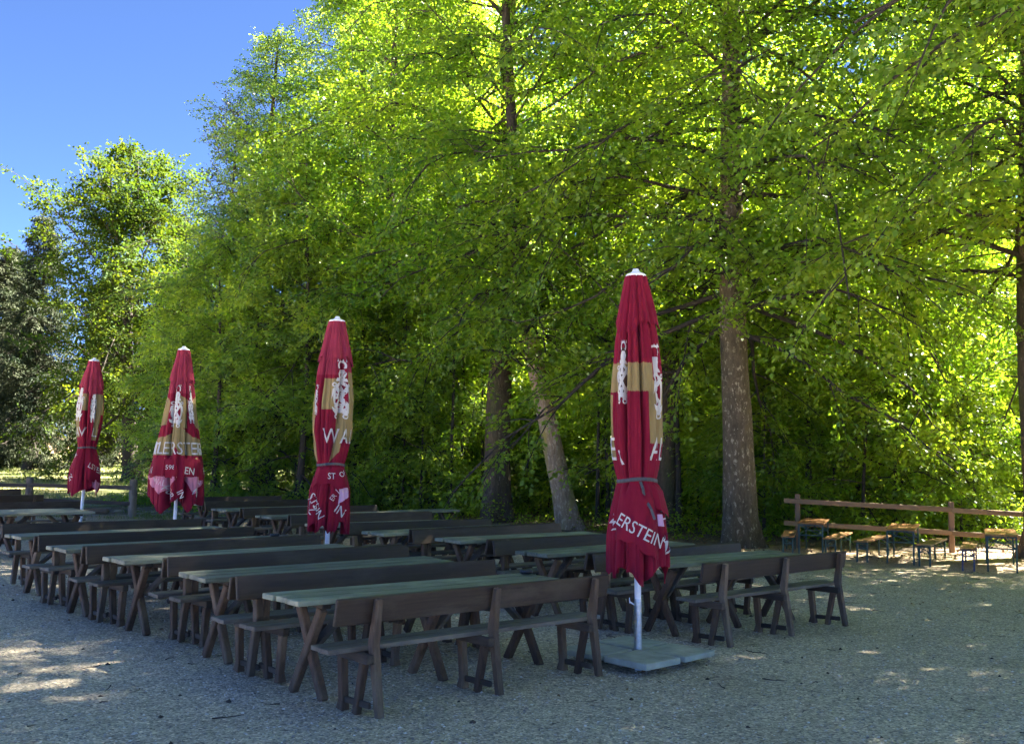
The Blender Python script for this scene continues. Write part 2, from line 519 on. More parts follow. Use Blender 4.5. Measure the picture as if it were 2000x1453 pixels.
def crown_mesh(name, V, F, tint):
    me = np_mesh(name, V, F, False)
    at = me.attributes.new('tint', 'FLOAT', 'POINT')
    at.data.foreach_set('value', np.repeat(tint, 4).astype(np.float32))
    return me

def grow(seed, H, r0, zb, Rmax, prof, n_limbs=56, subs=13, twigs=5, leaves=14, leaf=0.10, e_lo=-5, e_hi=55, droop=0.25,
         path=None, flare=1.6, leaf_w=0.33, twig_len=0.6, hang=0.35, shape=None, bare=0.15, sub_len=0.42, only_tint=None, limb_r=0.11, tsides=14, texp=0.92):
    """a tree as trunk mesh + crown mesh: limbs leave the trunk, carry side branches, these carry flat sprays of leaves"""
    rng = np.random.default_rng(seed)
    # trunk
    nz = 26
    zz = np.concatenate([[-0.25, 0.0, 0.12, 0.3, 0.6], np.linspace(1.0, H * 0.97, nz)])
    if path is None:
        ph = rng.random(4) * 6.28
        px = 0.10 * np.sin(zz * 0.35 + ph[0]) * np.minimum(1, zz / 4) + 0.02 * H * np.sin(zz / H * 3 + ph[1]) * np.clip(zz / H, 0, 1)
        py = 0.10 * np.sin(zz * 0.31 + ph[2]) * np.minimum(1, zz / 4) + 0.02 * H * np.sin(zz / H * 3 + ph[3]) * np.clip(zz / H, 0, 1)
    else:
        path = np.asarray(path, float)
        px, py = np.interp(zz, path[:, 2], path[:, 0]), np.interp(zz, path[:, 2], path[:, 1])
    P = np.stack([px, py, zz], 1)
    rad = r0 * (1 - 0.93 * np.clip(zz / H, 0, 1) ** 0.9)
    fl = 1 + (flare - 1) * np.exp(-np.maximum(zz, 0) / 0.45)
    ang = np.linspace(0, 2 * np.pi, tsides, endpoint=False)
    lob = 1 + (0.22 * np.sin(ang * 3 + rng.random() * 6) + 0.14 * np.sin(ang * 5 + rng.random() * 6))[None, :] * np.exp(-np.maximum(zz, 0) / 0.5)[:, None] \
        + 0.045 * np.sin(ang * 2 + rng.random() * 6)[None, :] + 0.03 * rng.standard_normal((len(zz), tsides))
    tv, tf = tubes([P], [(rad * fl)[:, None] * lob], tsides)
    # limbs
    paths, rads, spaths, srads = [], [], [], []
    tb, td, tn, tt = [], [], [], []
    for i in range(n_limbs):
        t = ((i + rng.random()) / n_limbs) ** texp
        z0 = zb + (H * 0.97 - zb) * t
        az = i * 2.39996 + rng.normal(0, 0.35)
        Lm = Rmax * np.interp(t, [p[0] for p in prof], [p[1] for p in prof]) * rng.uniform(0.72, 1.12)
        if shape is not None: Lm *= shape(az, z0)
        if Lm < 0.25: continue
        el = R(e_lo + (e_hi - e_lo) * t + rng.normal(0, 17))
        s = np.linspace(0, 1, 7)
        start = np.array([np.interp(z0, zz, px), np.interp(z0, zz, py), z0])
        side = rng.normal(0, 0.10) * Lm
        h = np.array([math.cos(az), math.sin(az), 0])
        q = np.array([-math.sin(az), math.cos(az), 0])
        wob = np.cumsum(rng.normal(0, 0.055 * Lm, (7, 3)), 0) * s[:, None]
        LP = start + np.outer(s * Lm * math.cos(el), h) + np.outer(side * s ** 2, q)
        LP[:, 2] += s * Lm * math.sin(el) - droop * Lm * s ** 2.2
        LP += wob
        LP[:, 2] = np.maximum(LP[:, 2], 0.35)
        lr = max(0.012, np.interp(z0, zz, rad) * limb_r * 2 * min(1, Lm / Rmax + 0.3))
        paths.append(LP)
        rads.append(lr * (1 - 0.85 * s) + 0.006)
        limb_t = rng.normal(0.5, 0.16)
        ns = max(3, int(subs * (0.45 + 0.55 * Lm / Rmax)))
        for k in range(ns):
            sk = bare + (1 - bare) * (k + rng.random()) / ns
            b = np.array([np.interp(sk, s, LP[:, c]) for c in range(3)])
            j = min(5, int(sk * 6))
            dl = unit(LP[j + 1] - LP[j])
            sg = 1 if k % 2 else -1
            a = R(rng.uniform(25, 70)) * sg
            lat = unit(np.cross(np.array([0, 0, 1.0]), dl))
            d = unit(dl * math.cos(a) + lat * math.sin(a) + np.array([0, 0, rng.normal(0.12, 0.42)]))
            Ls = sub_len * Lm * (1.05 - 0.55 * sk) * rng.uniform(0.6, 1.2) + 0.25
            ss = np.linspace(0, 1, 4)
            SP = b + np.outer(ss * Ls, d)
            SP[:, 2] -= hang * Ls * ss ** 2
            SP[:, 2] = np.maximum(SP[:, 2], 0.25)
            spaths.append(SP)
            srads.append(lr * 0.3 * (1 - 0.8 * ss) + 0.004)
            nt_ = max(2, int(twigs * (0.5 + Ls)))
            for w in range(nt_):
                sw = 0.15 + 0.85 * (w + rng.random()) / nt_
                bb = np.array([np.interp(sw, ss, SP[:, c]) for c in range(3)])
                aw = R(rng.uniform(15, 75)) * (1 if w % 2 else -1)
                lat2 = unit(np.cross(np.array([0, 0, 1.0]), d))
                dd = d * math.cos(aw) + lat2 * math.sin(aw) + np.array([0, 0, rng.normal(-hang * 0.5, 0.5)])
                tb.append(bb); td.append(dd)
                tn.append(np.array([rng.normal(0, 0.5), rng.normal(0, 0.5), 1.0]) + h * 0.45)
                tt.append(limb_t + rng.normal(0, 0.10))
    bv, bf = tubes(paths, rads, 6)
    sv, sf = tubes(spaths, srads, 3)
    TV = np.concatenate([tv, bv, sv])
    TF = np.concatenate([tf, bf + len(tv), sf + len(tv) + len(bv)])
    tb, td, tn, tt = np.array(tb), unit(np.array(td)), unit(np.array(tn)), np.array(tt)
    tn = unit(tn - td * (tn * td).sum(1, keepdims=True))
    sd = np.cross(tn, td)
    n = leaves
    m = len(tb)
    jl = twig_len * rng.uniform(0.6, 1.3, m)
    u = (np.arange(n)[None, :] + rng.random((m, n))) / n
    sgn = np.where(np.arange(n) % 2 == 0, 1.0, -1.0)[None, :]
    off = rng.uniform(0.0, 0.30, (m, n)) * jl[:, None] * (1.05 - u)
    Pp = tb[:, None, :] + td[:, None, :] * (u * jl[:, None])[..., None] + sd[:, None, :] * (sgn * off)[..., None]
    Pp[..., 2] -= hang * 0.4 * (u * jl[:, None]) ** 2
    Pp += rng.normal(0, 0.045 * twig_len, Pp.shape)
    Ax = td[:, None, :] * rng.uniform(0.4, 1.0, (m, n))[..., None] + sd[:, None, :] * (sgn * rng.uniform(0.3, 1.0, (m, n)))[..., None]
    Ax += rng.normal(0, 0.22, Ax.shape)
    Ax[..., 2] -= hang * 0.6
    Ax = unit(Ax)
    Nn = tn[:, None, :] + rng.normal(0, 0.42, Ax.shape)
    Nn = unit(Nn - Ax * (Nn * Ax).sum(-1, keepdims=True))
    Ll = leaf * rng.uniform(0.65, 1.25, (m, n))
    tint = np.clip(tt[:, None] + rng.normal(0, 0.13, (m, n)), 0, 1)
    CV, CF = leaf_quads(Pp.reshape(-1, 3), Ax.reshape(-1, 3), Nn.reshape(-1, 3), Ll.ravel(), leaf_w)
    return (TV, TF, len(tf)), (CV, CF, tint.ravel())

def make_tree(name, loc, label, cat, grown, bark_m, leaf_m, group=None, rz=0.0, sc=1.0):
    (TV, TF, ntf), (CV, CF, tint) = grown
    root = empty(name, (loc[0], loc[1], float(gz(loc[0], loc[1]))), rz)
    root.scale = (sc, sc, sc)
    tag(root, label, cat, group)
    tm = np_mesh('trunk', TV, TF, True)
    tm.polygons.foreach_set('material_index', (np.arange(len(TF)) >= ntf).astype(np.int32))
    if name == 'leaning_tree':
        mi = (np.arange(len(TF)) >= ntf) | (TV[TF].mean(1)[:, 2] > 5.4)  # upper trunk gets the dark bark, painting in the crown's shade
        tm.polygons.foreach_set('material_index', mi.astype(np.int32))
    link('trunk', tm, [bark_m, M['bark_dark']], root)
    link('crown', crown_mesh('crown', CV, CF, tint), leaf_m, root)
    KIDS[root.name] = [o for o in bpy.data.objects if o.parent == root]
    return root

def place_tree(proto, loc, rz, sc, label, group=None):
    r = copy_tree(proto)
    r.location = (loc[0], loc[1], float(gz(loc[0], loc[1])))
    r.rotation_euler = (0, 0, rz)
    r.scale = (sc[0], sc[0], sc[1]) if isinstance(sc, tuple) else (sc, sc, sc)
    r['label'] = label
    if group: r['group'] = group
    elif 'group' in r: del r['group']
    return r

BEECH = [(0, 0.75), (0.15, 1.0), (0.45, 0.95), (0.75, 0.62), (0.93, 0.28), (1, 0.12)]
EDGE = [(0, 0.80), (0.2, 1.0), (0.5, 0.88), (0.75, 0.58), (0.93, 0.25), (1, 0.1)]

# big front beech beside the parasol
make_tree('beech_tree', (4.98, 21.7), 'big grey beech with thick flared trunk standing left of the rail fence', 'tree',
          grow(11, 25, 0.36, 4.7, 6.2, BEECH, 118, 13, 5, 12, 0.12, 0, 60, 0.38, flare=1.38, texp=1.08, bare=0.04, tsides=20,
               path=[(0, 0, -.3), (-.02, 0, 2), (-.14, 0, 5), (-.16, 0, 9), (0, 0, 25)]), M['bark_big'], M['beech_leaf'])
# leaning pale trunk
make_tree('leaning_tree', (1.58, 26.2), 'leaning tree with bare pale lichen-covered trunk tilting to the left', 'tree',
          grow(12, 22, 0.30, 5.2, 4.6, BEECH, 64, 13, 5, 12, 0.12, 2, 60, 0.36, flare=1.22, texp=1.2, tsides=18,
               path=[(.1, 0, -.3), (0, 0, 0), (-.42, 0, 1.9), (-.80, 0, 3.6), (-1.12, 0, 5.1), (-1.5, 0, 8), (-1.9, .3, 14), (-2, .3, 22)]), M['bark_pale'], M['beech_leaf'])
make_tree('beech_tree', (-.36, 28.7), 'thick dark beech trunk just left of the leaning pale trunk', 'tree',
          grow(13, 25, 0.40, 4.9, 6.2, BEECH, 74, 13, 5, 12, 0.12, 2, 58, 0.36, flare=1.3, texp=1.2, tsides=18), M['bark'], M['beech_leaf'])
make_tree('beech_tree', (4.15, 26.4), 'slimmer straight beech trunk right behind the front parasol', 'tree',
          grow(14, 23, 0.27, 4.7, 5.0, BEECH, 62, 12, 5, 12, 0.12, 2, 60, 0.34, flare=1.3, texp=1.15), M['bark'], M['beech_leaf'])
make_tree('beech_tree', (-3.9, 32.5), 'dark tree with two leaning stems right of the second parasol', 'tree',
          grow(15, 24, 0.27, 4.4, 5.6, BEECH, 64, 12, 5, 12, 0.12, 2, 58, 0.36, texp=1.15,
               path=[(.15, 0, -.3), (.1, 0, 0), (-.1, 0, 1.5), (-.28, 0, 4), (-.2, 0, 24)]), M['bark_dark'], M['beech_leaf'])
# right edge tree whose limbs reach over the yard
make_tree('beech_tree', (10.72, 20.0), 'tree at the right end of the rail fence with limbs reaching over the yard', 'tree',
          grow(16, 24, 0.36, 5.4, 7.2, BEECH, 96, 14, 5, 12, 0.12, 2, 58, 0.32, flare=1.4, bare=0.06, limb_r=0.10, texp=1.1), M['bark'], M['beech_leaf'])

# prototypes
proto_a = make_tree('beech_tree', (-3.7, 35.0), 'tall green beech whose low crown hides its trunk behind the third parasol', 'tree',
                    grow(21, 26, 0.34, 1.2, 5.6, EDGE, 68, 12, 4.5, 12, 0.125, 0, 56, 0.34), M['bark_dark'], M['shade_leaf'])
proto_b = make_tree('beech_tree', (11.0, 39.5), 'beech in the sunlit wood behind the orange folding tables', 'tree',
                    grow(22, 25, 0.26, 3.6, 5.2, BEECH, 44, 9, 4, 9, 0.14, 2, 58, 0.3), M['bark'], M['deep_leaf'])
proto_c = make_tree('beech_tree', (15.5, 36.0), 'beech in the sunlit wood at the right picture edge', 'tree',
                    grow(23, 23, 0.22, 2.6, 4.6, BEECH, 44, 9, 4, 9, 0.14, 2, 58, 0.3), M['bark'], M['deep_leaf'])
sap_a = make_tree('young_beech', (8.6, 24.4), 'leafy young beech right behind the rail fence middle post', 'young tree',
                  grow(31, 6.5, 0.05, 0.5, 2.0, EDGE, 34, 8, 5, 12, 0.10, 0, 45, 0.2, sub_len=0.5), M['bark_dark'], M['young_leaf'], 'young beeches under the tall trees')
sap_b = make_tree('young_beech', (6.3, 24.8), 'leafy young beech behind the left post of the rail fence', 'young tree',
                  grow(32, 4.6, 0.04, 0.3, 1.8, EDGE, 30, 8, 5, 12, 0.10, 0, 40, 0.2, sub_len=0.5), M['bark_dark'], M['young_leaf'], 'young beeches under the tall trees')
sap_c = make_tree('young_beech', (2.9, 29.6), 'thin young beech with bare lower stem between the two big trunks', 'young tree',
                  grow(33, 8.5, 0.06, 2.2, 2.0, EDGE, 30, 8, 5, 12, 0.10, 0, 45, 0.2, sub_len=0.5), M['bark_dark'], M['young_leaf'], 'young beeches under the tall trees')

# left edge of the wood: foliage down to the ground
GL = 'trees along the left edge of the wood'
place_tree(proto_a, (-8.6, 34.0), 1.9, (0.82, 0.66), 'lower dark green tree behind the unstrapped parasol, left end of the wood', GL)
place_tree(proto_a, (-6.1, 37.6), 2.7, (0.80, 0.92), 'tall dark green tree filling the wood edge right of the stepped tree tops', GL)
place_tree(proto_a, (-1.6, 40.5), 3.6, (0.85, 1.0), 'tall dark green tree rising behind the second parasol', GL)
place_tree(proto_a, (-10.4, 37.5), 5.0, (0.72, 0.50), 'small dark green tree lowest at the left end of the wood', GL)
place_tree(proto_a, (-5.6, 42.0), 0.8, (0.95, 1.05), 'tall green tree second row at the left end of the wood', GL)
edge = make_tree('hornbeam_tree', (-6.6, 31.2), 'bushy hornbeam with branches down to the ground behind the second parasol', 'tree',
                 grow(25, 11.5, 0.13, 0.5, 2.9, [(0, .85), (.3, 1), (.65, .8), (1, .3)], 44, 11, 5, 12, 0.115, 0, 50, 0.30, hang=0.45), M['bark_dark'], M['edge_leaf'], 'bushy hornbeams along the edge of the wood')
for k, (x, y, s_, lab) in enumerate([(-9.6, 32.2, .80, 'bushy hornbeam right behind the unstrapped parasol'), (-8.0, 33.4, 1.15, 'taller bushy hornbeam between the second and third parasols'), (-5.0, 32.6, .9, 'bushy hornbeam right of the second parasol top'),
                                     (-2.4, 31.6, .78, 'bushy hornbeam between the dark stems and the thick dark trunk'), (-11.4, 34.4, .7, 'lowest bushy hornbeam at the left end of the wood')]):
    place_tree(edge, (x, y), k * 1.1, (s_, s_), lab, 'bushy hornbeams along the edge of the wood')
# spiky dusky tree against the sky
make_tree('cherry_tree', (-10.6, 36.0), 'spiky dusky-leaved tree with upright twigs against the sky', 'tree',
          grow(41, 14.5, 0.13, 4.5, 2.6, [(0, .8), (.3, 1), (.7, .8), (1, .35)], 34, 8, 3, 9, 0.10, 28, 68, -0.05, hang=-0.1, twig_len=0.5, sub_len=0.36), M['bark_dark'], M['copper_leaf'])
# maple
make_tree('maple_tree', (-19.2, 50.0), 'broad yellow-green maple with forked dark trunk standing in the meadow', 'tree',
          grow(42, 17.0, 0.40, 2.6, 6.3, [(0, .62), (.12, .8), (.3, 1), (.5, .95), (.75, .66), (.92, .36), (1, .2)], 78, 13, 4, 11, 0.15, 4, 54, 0.12, leaf_w=0.42, twig_len=0.75,
               path=[(.3, 0, -.3), (.25, 0, 0), (-.1, 0, 4), (-.35, 0, 8), (-.2, 0, 18)]), M['bark_dark'], M['maple_leaf'])
# spruces
spruce = make_tree('spruce_tree', (-30.0, 62.0), 'tall dark spruce left of the maple, right one of the front pair', 'spruce',
                   grow(43, 17.0, 0.26, 1.5, 3.3, [(0, 1), (.3, .86), (.6, .55), (.85, .24), (1, .06)], 112, 12, 4.5, 13, 0.20, -12, 25, 0.22,
                        leaf_w=0.17, twig_len=0.55, hang=0.75, sub_len=0.30, bare=0.1), M['bark_dark'], M['needle'])
GS = 'dark spruces left of the maple'
place_tree(spruce, (-34.5, 66.5), 1.0, (1.1, 0.92), 'tall dark spruce at the left picture edge', GS)
place_tree(spruce, (-28.6, 71.0), 2.2, (1.0, 0.92), 'dark spruce half hidden by the left side of the maple crown', GS)
place_tree(spruce, (-37.5, 74.0), 3.0, (1.1, 1.0), 'dark spruce behind the one at the left picture edge', GS)
place_tree(spruce, (-21.0, 61.0), 4.1, (1.0, 0.98), 'dark spruce tip rising behind the right side of the maple', GS)
for k, (x, y, s) in enumerate([(-25, 74, .9), (-33, 80, 1.0), (-40, 82, 1.1), (-22, 78, .9), (-17.5, 72, .8), (-44, 76, 1.1), (-29, 84, 1.0), (-36, 88, 1.0), (-25.5, 88, 1.0), (-18, 84, .95), (-41.5, 70, .9), (-47, 84, 1.1), (-13.5, 76, .9)]):
    place_tree(spruce, (x, y), k * 1.3, (s, s * .92), 'spruce deep in the dark wood behind the meadow', 'spruces deep in the wood')

# tall wood behind the front row
rng = np.random.default_rng(5)
DEEP = 'tall beeches deep in the wood behind the front trees'
pts = []
taken = [(4.98, 21.7), (1.58, 26.2), (-.36, 28.7), (4.15, 26.4), (-3.9, 32.5), (10.5, 20), (-5.6, 35), (11, 39.5), (15.5, 36), (-1.6, 40.5), (-5.6, 42)]
for tries in range(4000):
    y = rng.uniform(45, 62)
    x = rng.uniform(-0.16 * y, 0.52 * y)
    if all((x - a) ** 2 + (y - b) ** 2 > 5.0 ** 2 for a, b in taken + pts):
        pts.append((x, y))
    if len(pts) >= 36: break
for k, (x, y) in enumerate(pts):
    pr = (proto_b, proto_c)[k % 2]
    place_tree(pr, (x, y), rng.uniform(0, 6.28), (rng.uniform(.8, 1.1), rng.uniform(.85, 1.08)), 'tall beech deep in the wood among many like it', DEEP)
make_tree('beech_tree', (8.4, 13.2), 'near beech whose shaded branches hang into the upper right corner', 'tree',
          grow(26, 26, 0.30, 8.6, 5.8, BEECH, 62, 12, 5, 20, 0.10, 0, 58, 0.30, flare=1.4, texp=1.1), M['bark'], M['beech_leaf'])
for x, y, s_, lab in ((14.4, 31.2, .9, 'beech deep behind the fence close to the right picture edge'), (17.6, 35.5, 1.0, 'second beech deep behind the fence close to the right picture edge')):
    place_tree(proto_c, (x, y), x, (s_, s_), lab, DEEP)
# the wood goes on beyond the right edge, trees added for their shade
yard_proto = None
for k, (x, y, z) in enumerate([(13.6, 14.6, 1.0), (18.5, 18.5, 1.0), (18.0, 10.5, 1.0), (23.0, 14.5, 1.05), (13.0, 7.6, .9), (22.5, 7, 1), (15.5, 4.0, 1.0), (17.0, 14.4, 1.0), (8.8, 7.4, .95), (11.4, 15.6, 1.0), (25.5, 31.5, .9), (13.2, 17.8, 1.0)]):
    lab = 'beech of the wood beside the gravel yard, beyond the right edge'
    if yard_proto is None:
        yard_proto = make_tree('beech_tree', (x, y), lab, 'tree', grow(24, 29, 0.30, 7.0, 5.8, BEECH, 60, 10, 4, 38, 0.066, 2, 58, 0.28), M['bark'], M['beech_leaf'], 'beeches beside the gravel yard')
    else:
        place_tree(yard_proto, (x, y), k * 1.7, (1.05, z), lab, 'beeches beside the gravel yard')
# young beeches below
SAP = 'young beeches under the tall trees'
sp = []
for tries in range(3000):
    y = rng.uniform(24, 43)
    x = rng.uniform(-0.16 * y, 0.56 * y)
    if y < float(floor_edge(x)) + 1.3: continue
    if x < 3.2 and abs(x - 1.0) < 2.6 and y < 29.5: continue
    if abs(x - 5) < 1.6 and y < 25: continue
    if y < 31 and x < 8 and rng.random() < 0.88: continue
    if all((x - a) ** 2 + (y - b) ** 2 > 1.5 ** 2 for a, b in sp):
        sp.append((x, y))
    if len(sp) >= 90: break
for k, (x, y) in enumerate(sp):
    pr = (sap_a, sap_b, sap_c)[k % 3]
    s = rng.uniform(.7, 1.25)
    place_tree(pr, (x, y), rng.uniform(0, 6.28), (s, s * rng.uniform(.85, 1.15)), 'leafy young beech under the tall trees, one of many', SAP)

slim = make_tree('slender_beech', (9.9, 25.2), 'slender bare-stemmed beech behind the fence between post and edge tree', 'young tree',
                 grow(34, 12.0, 0.075, 6.0, 1.7, EDGE, 20, 6, 4, 9, 0.11, 5, 50, 0.25, sub_len=0.5, flare=1.2, tsides=8), M['bark_dark'], M['beech_leaf'], 'slender bare-stemmed beeches in the wood')
rs = np.random.default_rng(77)
sl = [(9.9, 25.2)]
for tries in range(2000):
    y = rs.uniform(24.5, 41)
    x = rs.uniform(-0.12 * y, 0.5 * y)
    if y < float(floor_edge(x)) + 1.5 or (abs(x - 1.0) < 1.4 and y < 29) or (abs(x - 5) < 1.2 and y < 25): continue
    if all((x - a) ** 2 + (y - b) ** 2 > 1.2 ** 2 for a, b in sl): sl.append((x, y))
    if len(sl) >= 38: break
for k, (x, y) in enumerate(sl[1:]):
    z_ = rs.uniform(.75, 1.2)
    place_tree(slim, (x, y), rs.uniform(0, 6.28), (z_ * rs.uniform(.7, 1.2), z_), 'slender bare-stemmed beech inside the wood, one of many', 'slender bare-stemmed beeches in the wood')

# ------------------------------------------------------------------ benches and tables
AZ = 0.7222
U = np.array([math.cos(AZ), math.sin(AZ)])
W = np.array([-math.sin(AZ), math.cos(AZ)])
def uv(u, v): return U * u + W * v

def make_bench():
    root = empty('backrest_bench')
    L = 2.72
    bm = bmesh.new()
    box(bm, (L / 2, .255, .444), (L, .128, .034)); box(bm, (L / 2 + .006, .387, .444), (L - .012, .126, .033))
    from_bm('seat', bm, M['seat'], root)
    bm = bmesh.new()
    beam(bm, (L / 2, .138, .628), (L / 2, .104, .814), L, .034, (1, 0, 0), bev=.007)
    from_bm('backrest', bm, M['board'], root)
    for x in (.275, 1.375, 2.475):
        bm = bmesh.new()
        beam(bm, (x + .034, .005, 0), (x + .03, .093, .50), .058, .050, w1=.062, d1=.066)
        beam(bm, (x + .03, .093, .47), (x + .032, .052, .80), .066, .072, w1=.050, d1=.046)
        from_bm('post', bm, M['post'], root)
        bm = bmesh.new()
        beam(bm, (x - .03, .375, 0), (x - .03, .365, .07), .070, .085, w1=.058, d1=.062)
        beam(bm, (x - .03, .365, .06), (x - .03, .395, .365), .056, .060, w1=.056, d1=.066)
        from_bm('leg', bm, M['leg'], root)
        bm = bmesh.new()
        beam(bm, (x - .03, .195, 0), (x - .03, .115, .365), .055, .050, w1=.056, d1=.056)
        from_bm('leg', bm, M['leg'], root)
        bm = bmesh.new()
        beam(bm, (x - .032, .035, .394), (x - .032, .445, .394), .058, .064)
        from_bm('bearer', bm, M['bearer'], root)
        bm = bmesh.new()
        beam(bm, (x - .028, .035, .085), (x - .028, .385, .075), .026, .045)
        from_bm('stretcher', bm, M['bearer'], root)
    return root

def make_table():
    root = empty('picnic_table')
    L, D = 2.65, .53
    bm = bmesh.new()
    w = .169
    for k, (dx0, dx1) in enumerate(((0, .0), (.006, -.012), (-.012, .010))):
        y = .086 + k * .179
        box(bm, (L / 2 + (dx0 + dx1) / 2, y, .729 + (k - 1) * .002), (L + dx1 - dx0, w, .042), .006)
    from_bm('tabletop', bm, M['tabletop'], root)
    for i, x in enumerate((.26, 1.37, 2.43)):
        for s in (-1, 1):
            bm = bmesh.new()
            y0, y1 = (.265 - s * .205, .265 + s * .185)
            xx = x + s * .012
            beam(bm, (xx, y0, 0), (xx, y1, .668), .062, .072, bev=.009)
            from_bm('leg', bm, M['leg'], root)
        bm = bmesh.new()
        beam(bm, (x, .035, .688), (x, .495, .688), .075, .038)
        from_bm('cleat', bm, M['bearer'], root)
        bm = bmesh.new()
        sgn = 1 if i < 2 else -1
        beam(bm, (x + sgn * .05, .265, .37), (x + sgn * .40, .265, .69), .10, .034, (0, 1, 0))
        from_bm('brace', bm, M['brace'], root)
    return root

bench0, table0 = make_bench(), make_table()
index_kids(bench0); index_kids(table0)
state = {'b': None, 't': None}
def put(kind, u0, v0, u1, v1, label, group, foot_right=False, sy=1.0):
    """kind b/t; the left and right end of its long side; benches with foot_right face the camera side"""
    proto = bench0 if kind == 'b' else table0
    o = proto if state[kind] is None else copy_tree(proto)
    state[kind] = o
    a, b = uv(u0, v0), uv(u1, v1)
    if foot_right: a, b = b, a
    d = b - a
    o.location = (a[0], a[1], 0)
    jr = random.Random(int(u0 * 1000 + v0 * 37))
    o.rotation_euler = (R(jr.uniform(-.5, .5)), R(jr.uniform(-.35, .35)), math.atan2(d[1], d[0]) + R(jr.uniform(-.5, .5)))
    o.scale = (np.linalg.norm(d) / (2.72 if kind == 'b' else 2.65), sy, 1)
    tag(o, label, 'bench' if kind == 'b' else 'table', group)
    return o
GB, GT = 'dark wooden benches with backrests', 'dark wooden picnic tables'
# left block, front to back: table far edge line (left u,v,right u,v); pair centre lines (left, right)
ord_ = ['front', 'second', 'third', 'fourth', 'fifth', 'sixth', 'seventh', 'eighth']
LT = [(3.66, 6.97, 6.315, 6.97), (3.70, 8.60, 6.36, 8.62), (3.66, 10.33, 6.40, 10.42), (3.58, 11.82, 6.42, 12.05), (3.67, 13.80, 6.55, 14.05)]
LPc = [(3.67, 7.51, 6.40, 7.53), (3.83, 9.24, 6.60, 9.27), (3.62, 10.84, 6.52, 11.05), (3.60, 12.42, 6.47, 12.72), (3.76, 14.58, 6.62, 14.78)]
put('b', 3.675, 5.84, 6.39, 5.84, 'dark bench nearest the camera with its posts and back toward us', GB)
for i, t in enumerate(LT):
    put('t', t[0], t[1] - .53, t[2], t[3] - .53, f'picnic table {ord_[i]} from the front in the left block' if i else 'nearest picnic table, left block, a black ashtray on its right end', GT)
    c = LPc[i]
    put('b', c[0], c[1] + .055, c[2], c[3] + .055, f'bench on the far side of the {ord_[i]} table of the left block', GB, True)
    if i < 4:
        put('b', c[0] + .0, c[1] - .065, c[2] + .0, c[3] - .065, f'bench on the near side of the {ord_[i + 1]} table of the left block', GB)
RT = [(7.96, 7.17, 10.28, 6.98), (7.70, 8.62, 10.36, 8.64), (7.99, 10.55, 10.75, 10.58), (7.86, 12.07, 10.65, 12.12), (7.98, 13.90, 10.9, 13.9), (8.34, 16.20, 11.35, 16.35), (8.67, 18.65, 11.8, 19.0), (9.25, 21.2, 12.3, 21.7)]
RPc = [(7.68, 7.43, 10.33, 7.475), (7.93, 9.38, 10.62, 9.42), (8.127, 11.27, 10.95, 11.28), (7.92, 12.72, 10.76, 12.74), (8.315, 15.03, 11.22, 14.98), (8.6, 17.34, 11.75, 17.6), (9.1, 20.1, 12.0, 20.4), (9.6, 22.7, 12.3, 22.7)]
put('b', 7.86, 5.97, 10.485, 5.97, 'dark bench in front of the right block with three posts toward us', GB)
for i, t in enumerate(RT):
    put('t', t[0], t[1] - .53, t[2], t[3] - .53, f'picnic table {ord_[i]} from the front in the right block', GT)
    c = RPc[i]
    put('b', c[0], c[1] + .055, c[2], c[3] + .055, f'bench on the far side of the {ord_[i]} table of the right block', GB, True)
    if i < 7:
        put('b', c[0], c[1] - .065, c[2], c[3] - .065, f'bench on the near side of the {ord_[i + 1]} table of the right block', GB)
# far left block, mostly outside the frame
put('t', 3.55, 18.30, 6.30, 18.35, 'wide picnic table at the left edge left of the leftmost parasol', GT, sy=2.3)
put('b', 4.25, 21.2, 6.98, 21.4, 'bench right behind the wide table at the left edge', GB, True)
put('b', 4.5, 24.4, 7.28, 24.6, 'second bench behind the wide table at the left edge', GB)
put('b', 5.1, 28.7, 7.88, 28.9, 'farthest bench at the left edge beside the old fence post', GB, True)
# table at the edge of the wood
put('t', 11.45, 16.1, 12.9, 16.2, 'lone dark table end standing under the trees beyond the right block', GT)

# ashtrays
def ashtray(loc, label):
    bm = bmesh.new()
    lathe(bm, [(0, 0), (.052, 0), (.058, .006), (.060, .030), (.056, .036), (.048, .036), (.044, .030), (.018, .030), (0, .034)], 28)
    o = from_bm('ashtray', bm, M['black'], None, True)
    o.location = loc
    tag(o, label, 'ashtray', 'black ashtrays')
ashtray((0.16, 9.22, .751), 'round black ashtray on the right end of the nearest table')
ashtray((-3.05, 13.05, .751), 'round black ashtray on the fourth table of the left block')

# ------------------------------------------------------------------ parasols
def pip(poly, X, Y):
    x = np.asarray([p[0] for p in poly]); y = np.asarray([p[1] for p in poly])
    inside = np.zeros(X.shape, bool)
    j = len(poly) - 1
    for i in range(len(poly)):
        c = ((y[i] > Y) != (y[j] > Y)) & (X < (x[j] - x[i]) * (Y - y[i]) / (y[j] - y[i] + 1e-12) + x[i])
        inside ^= c
        j = i
    return inside

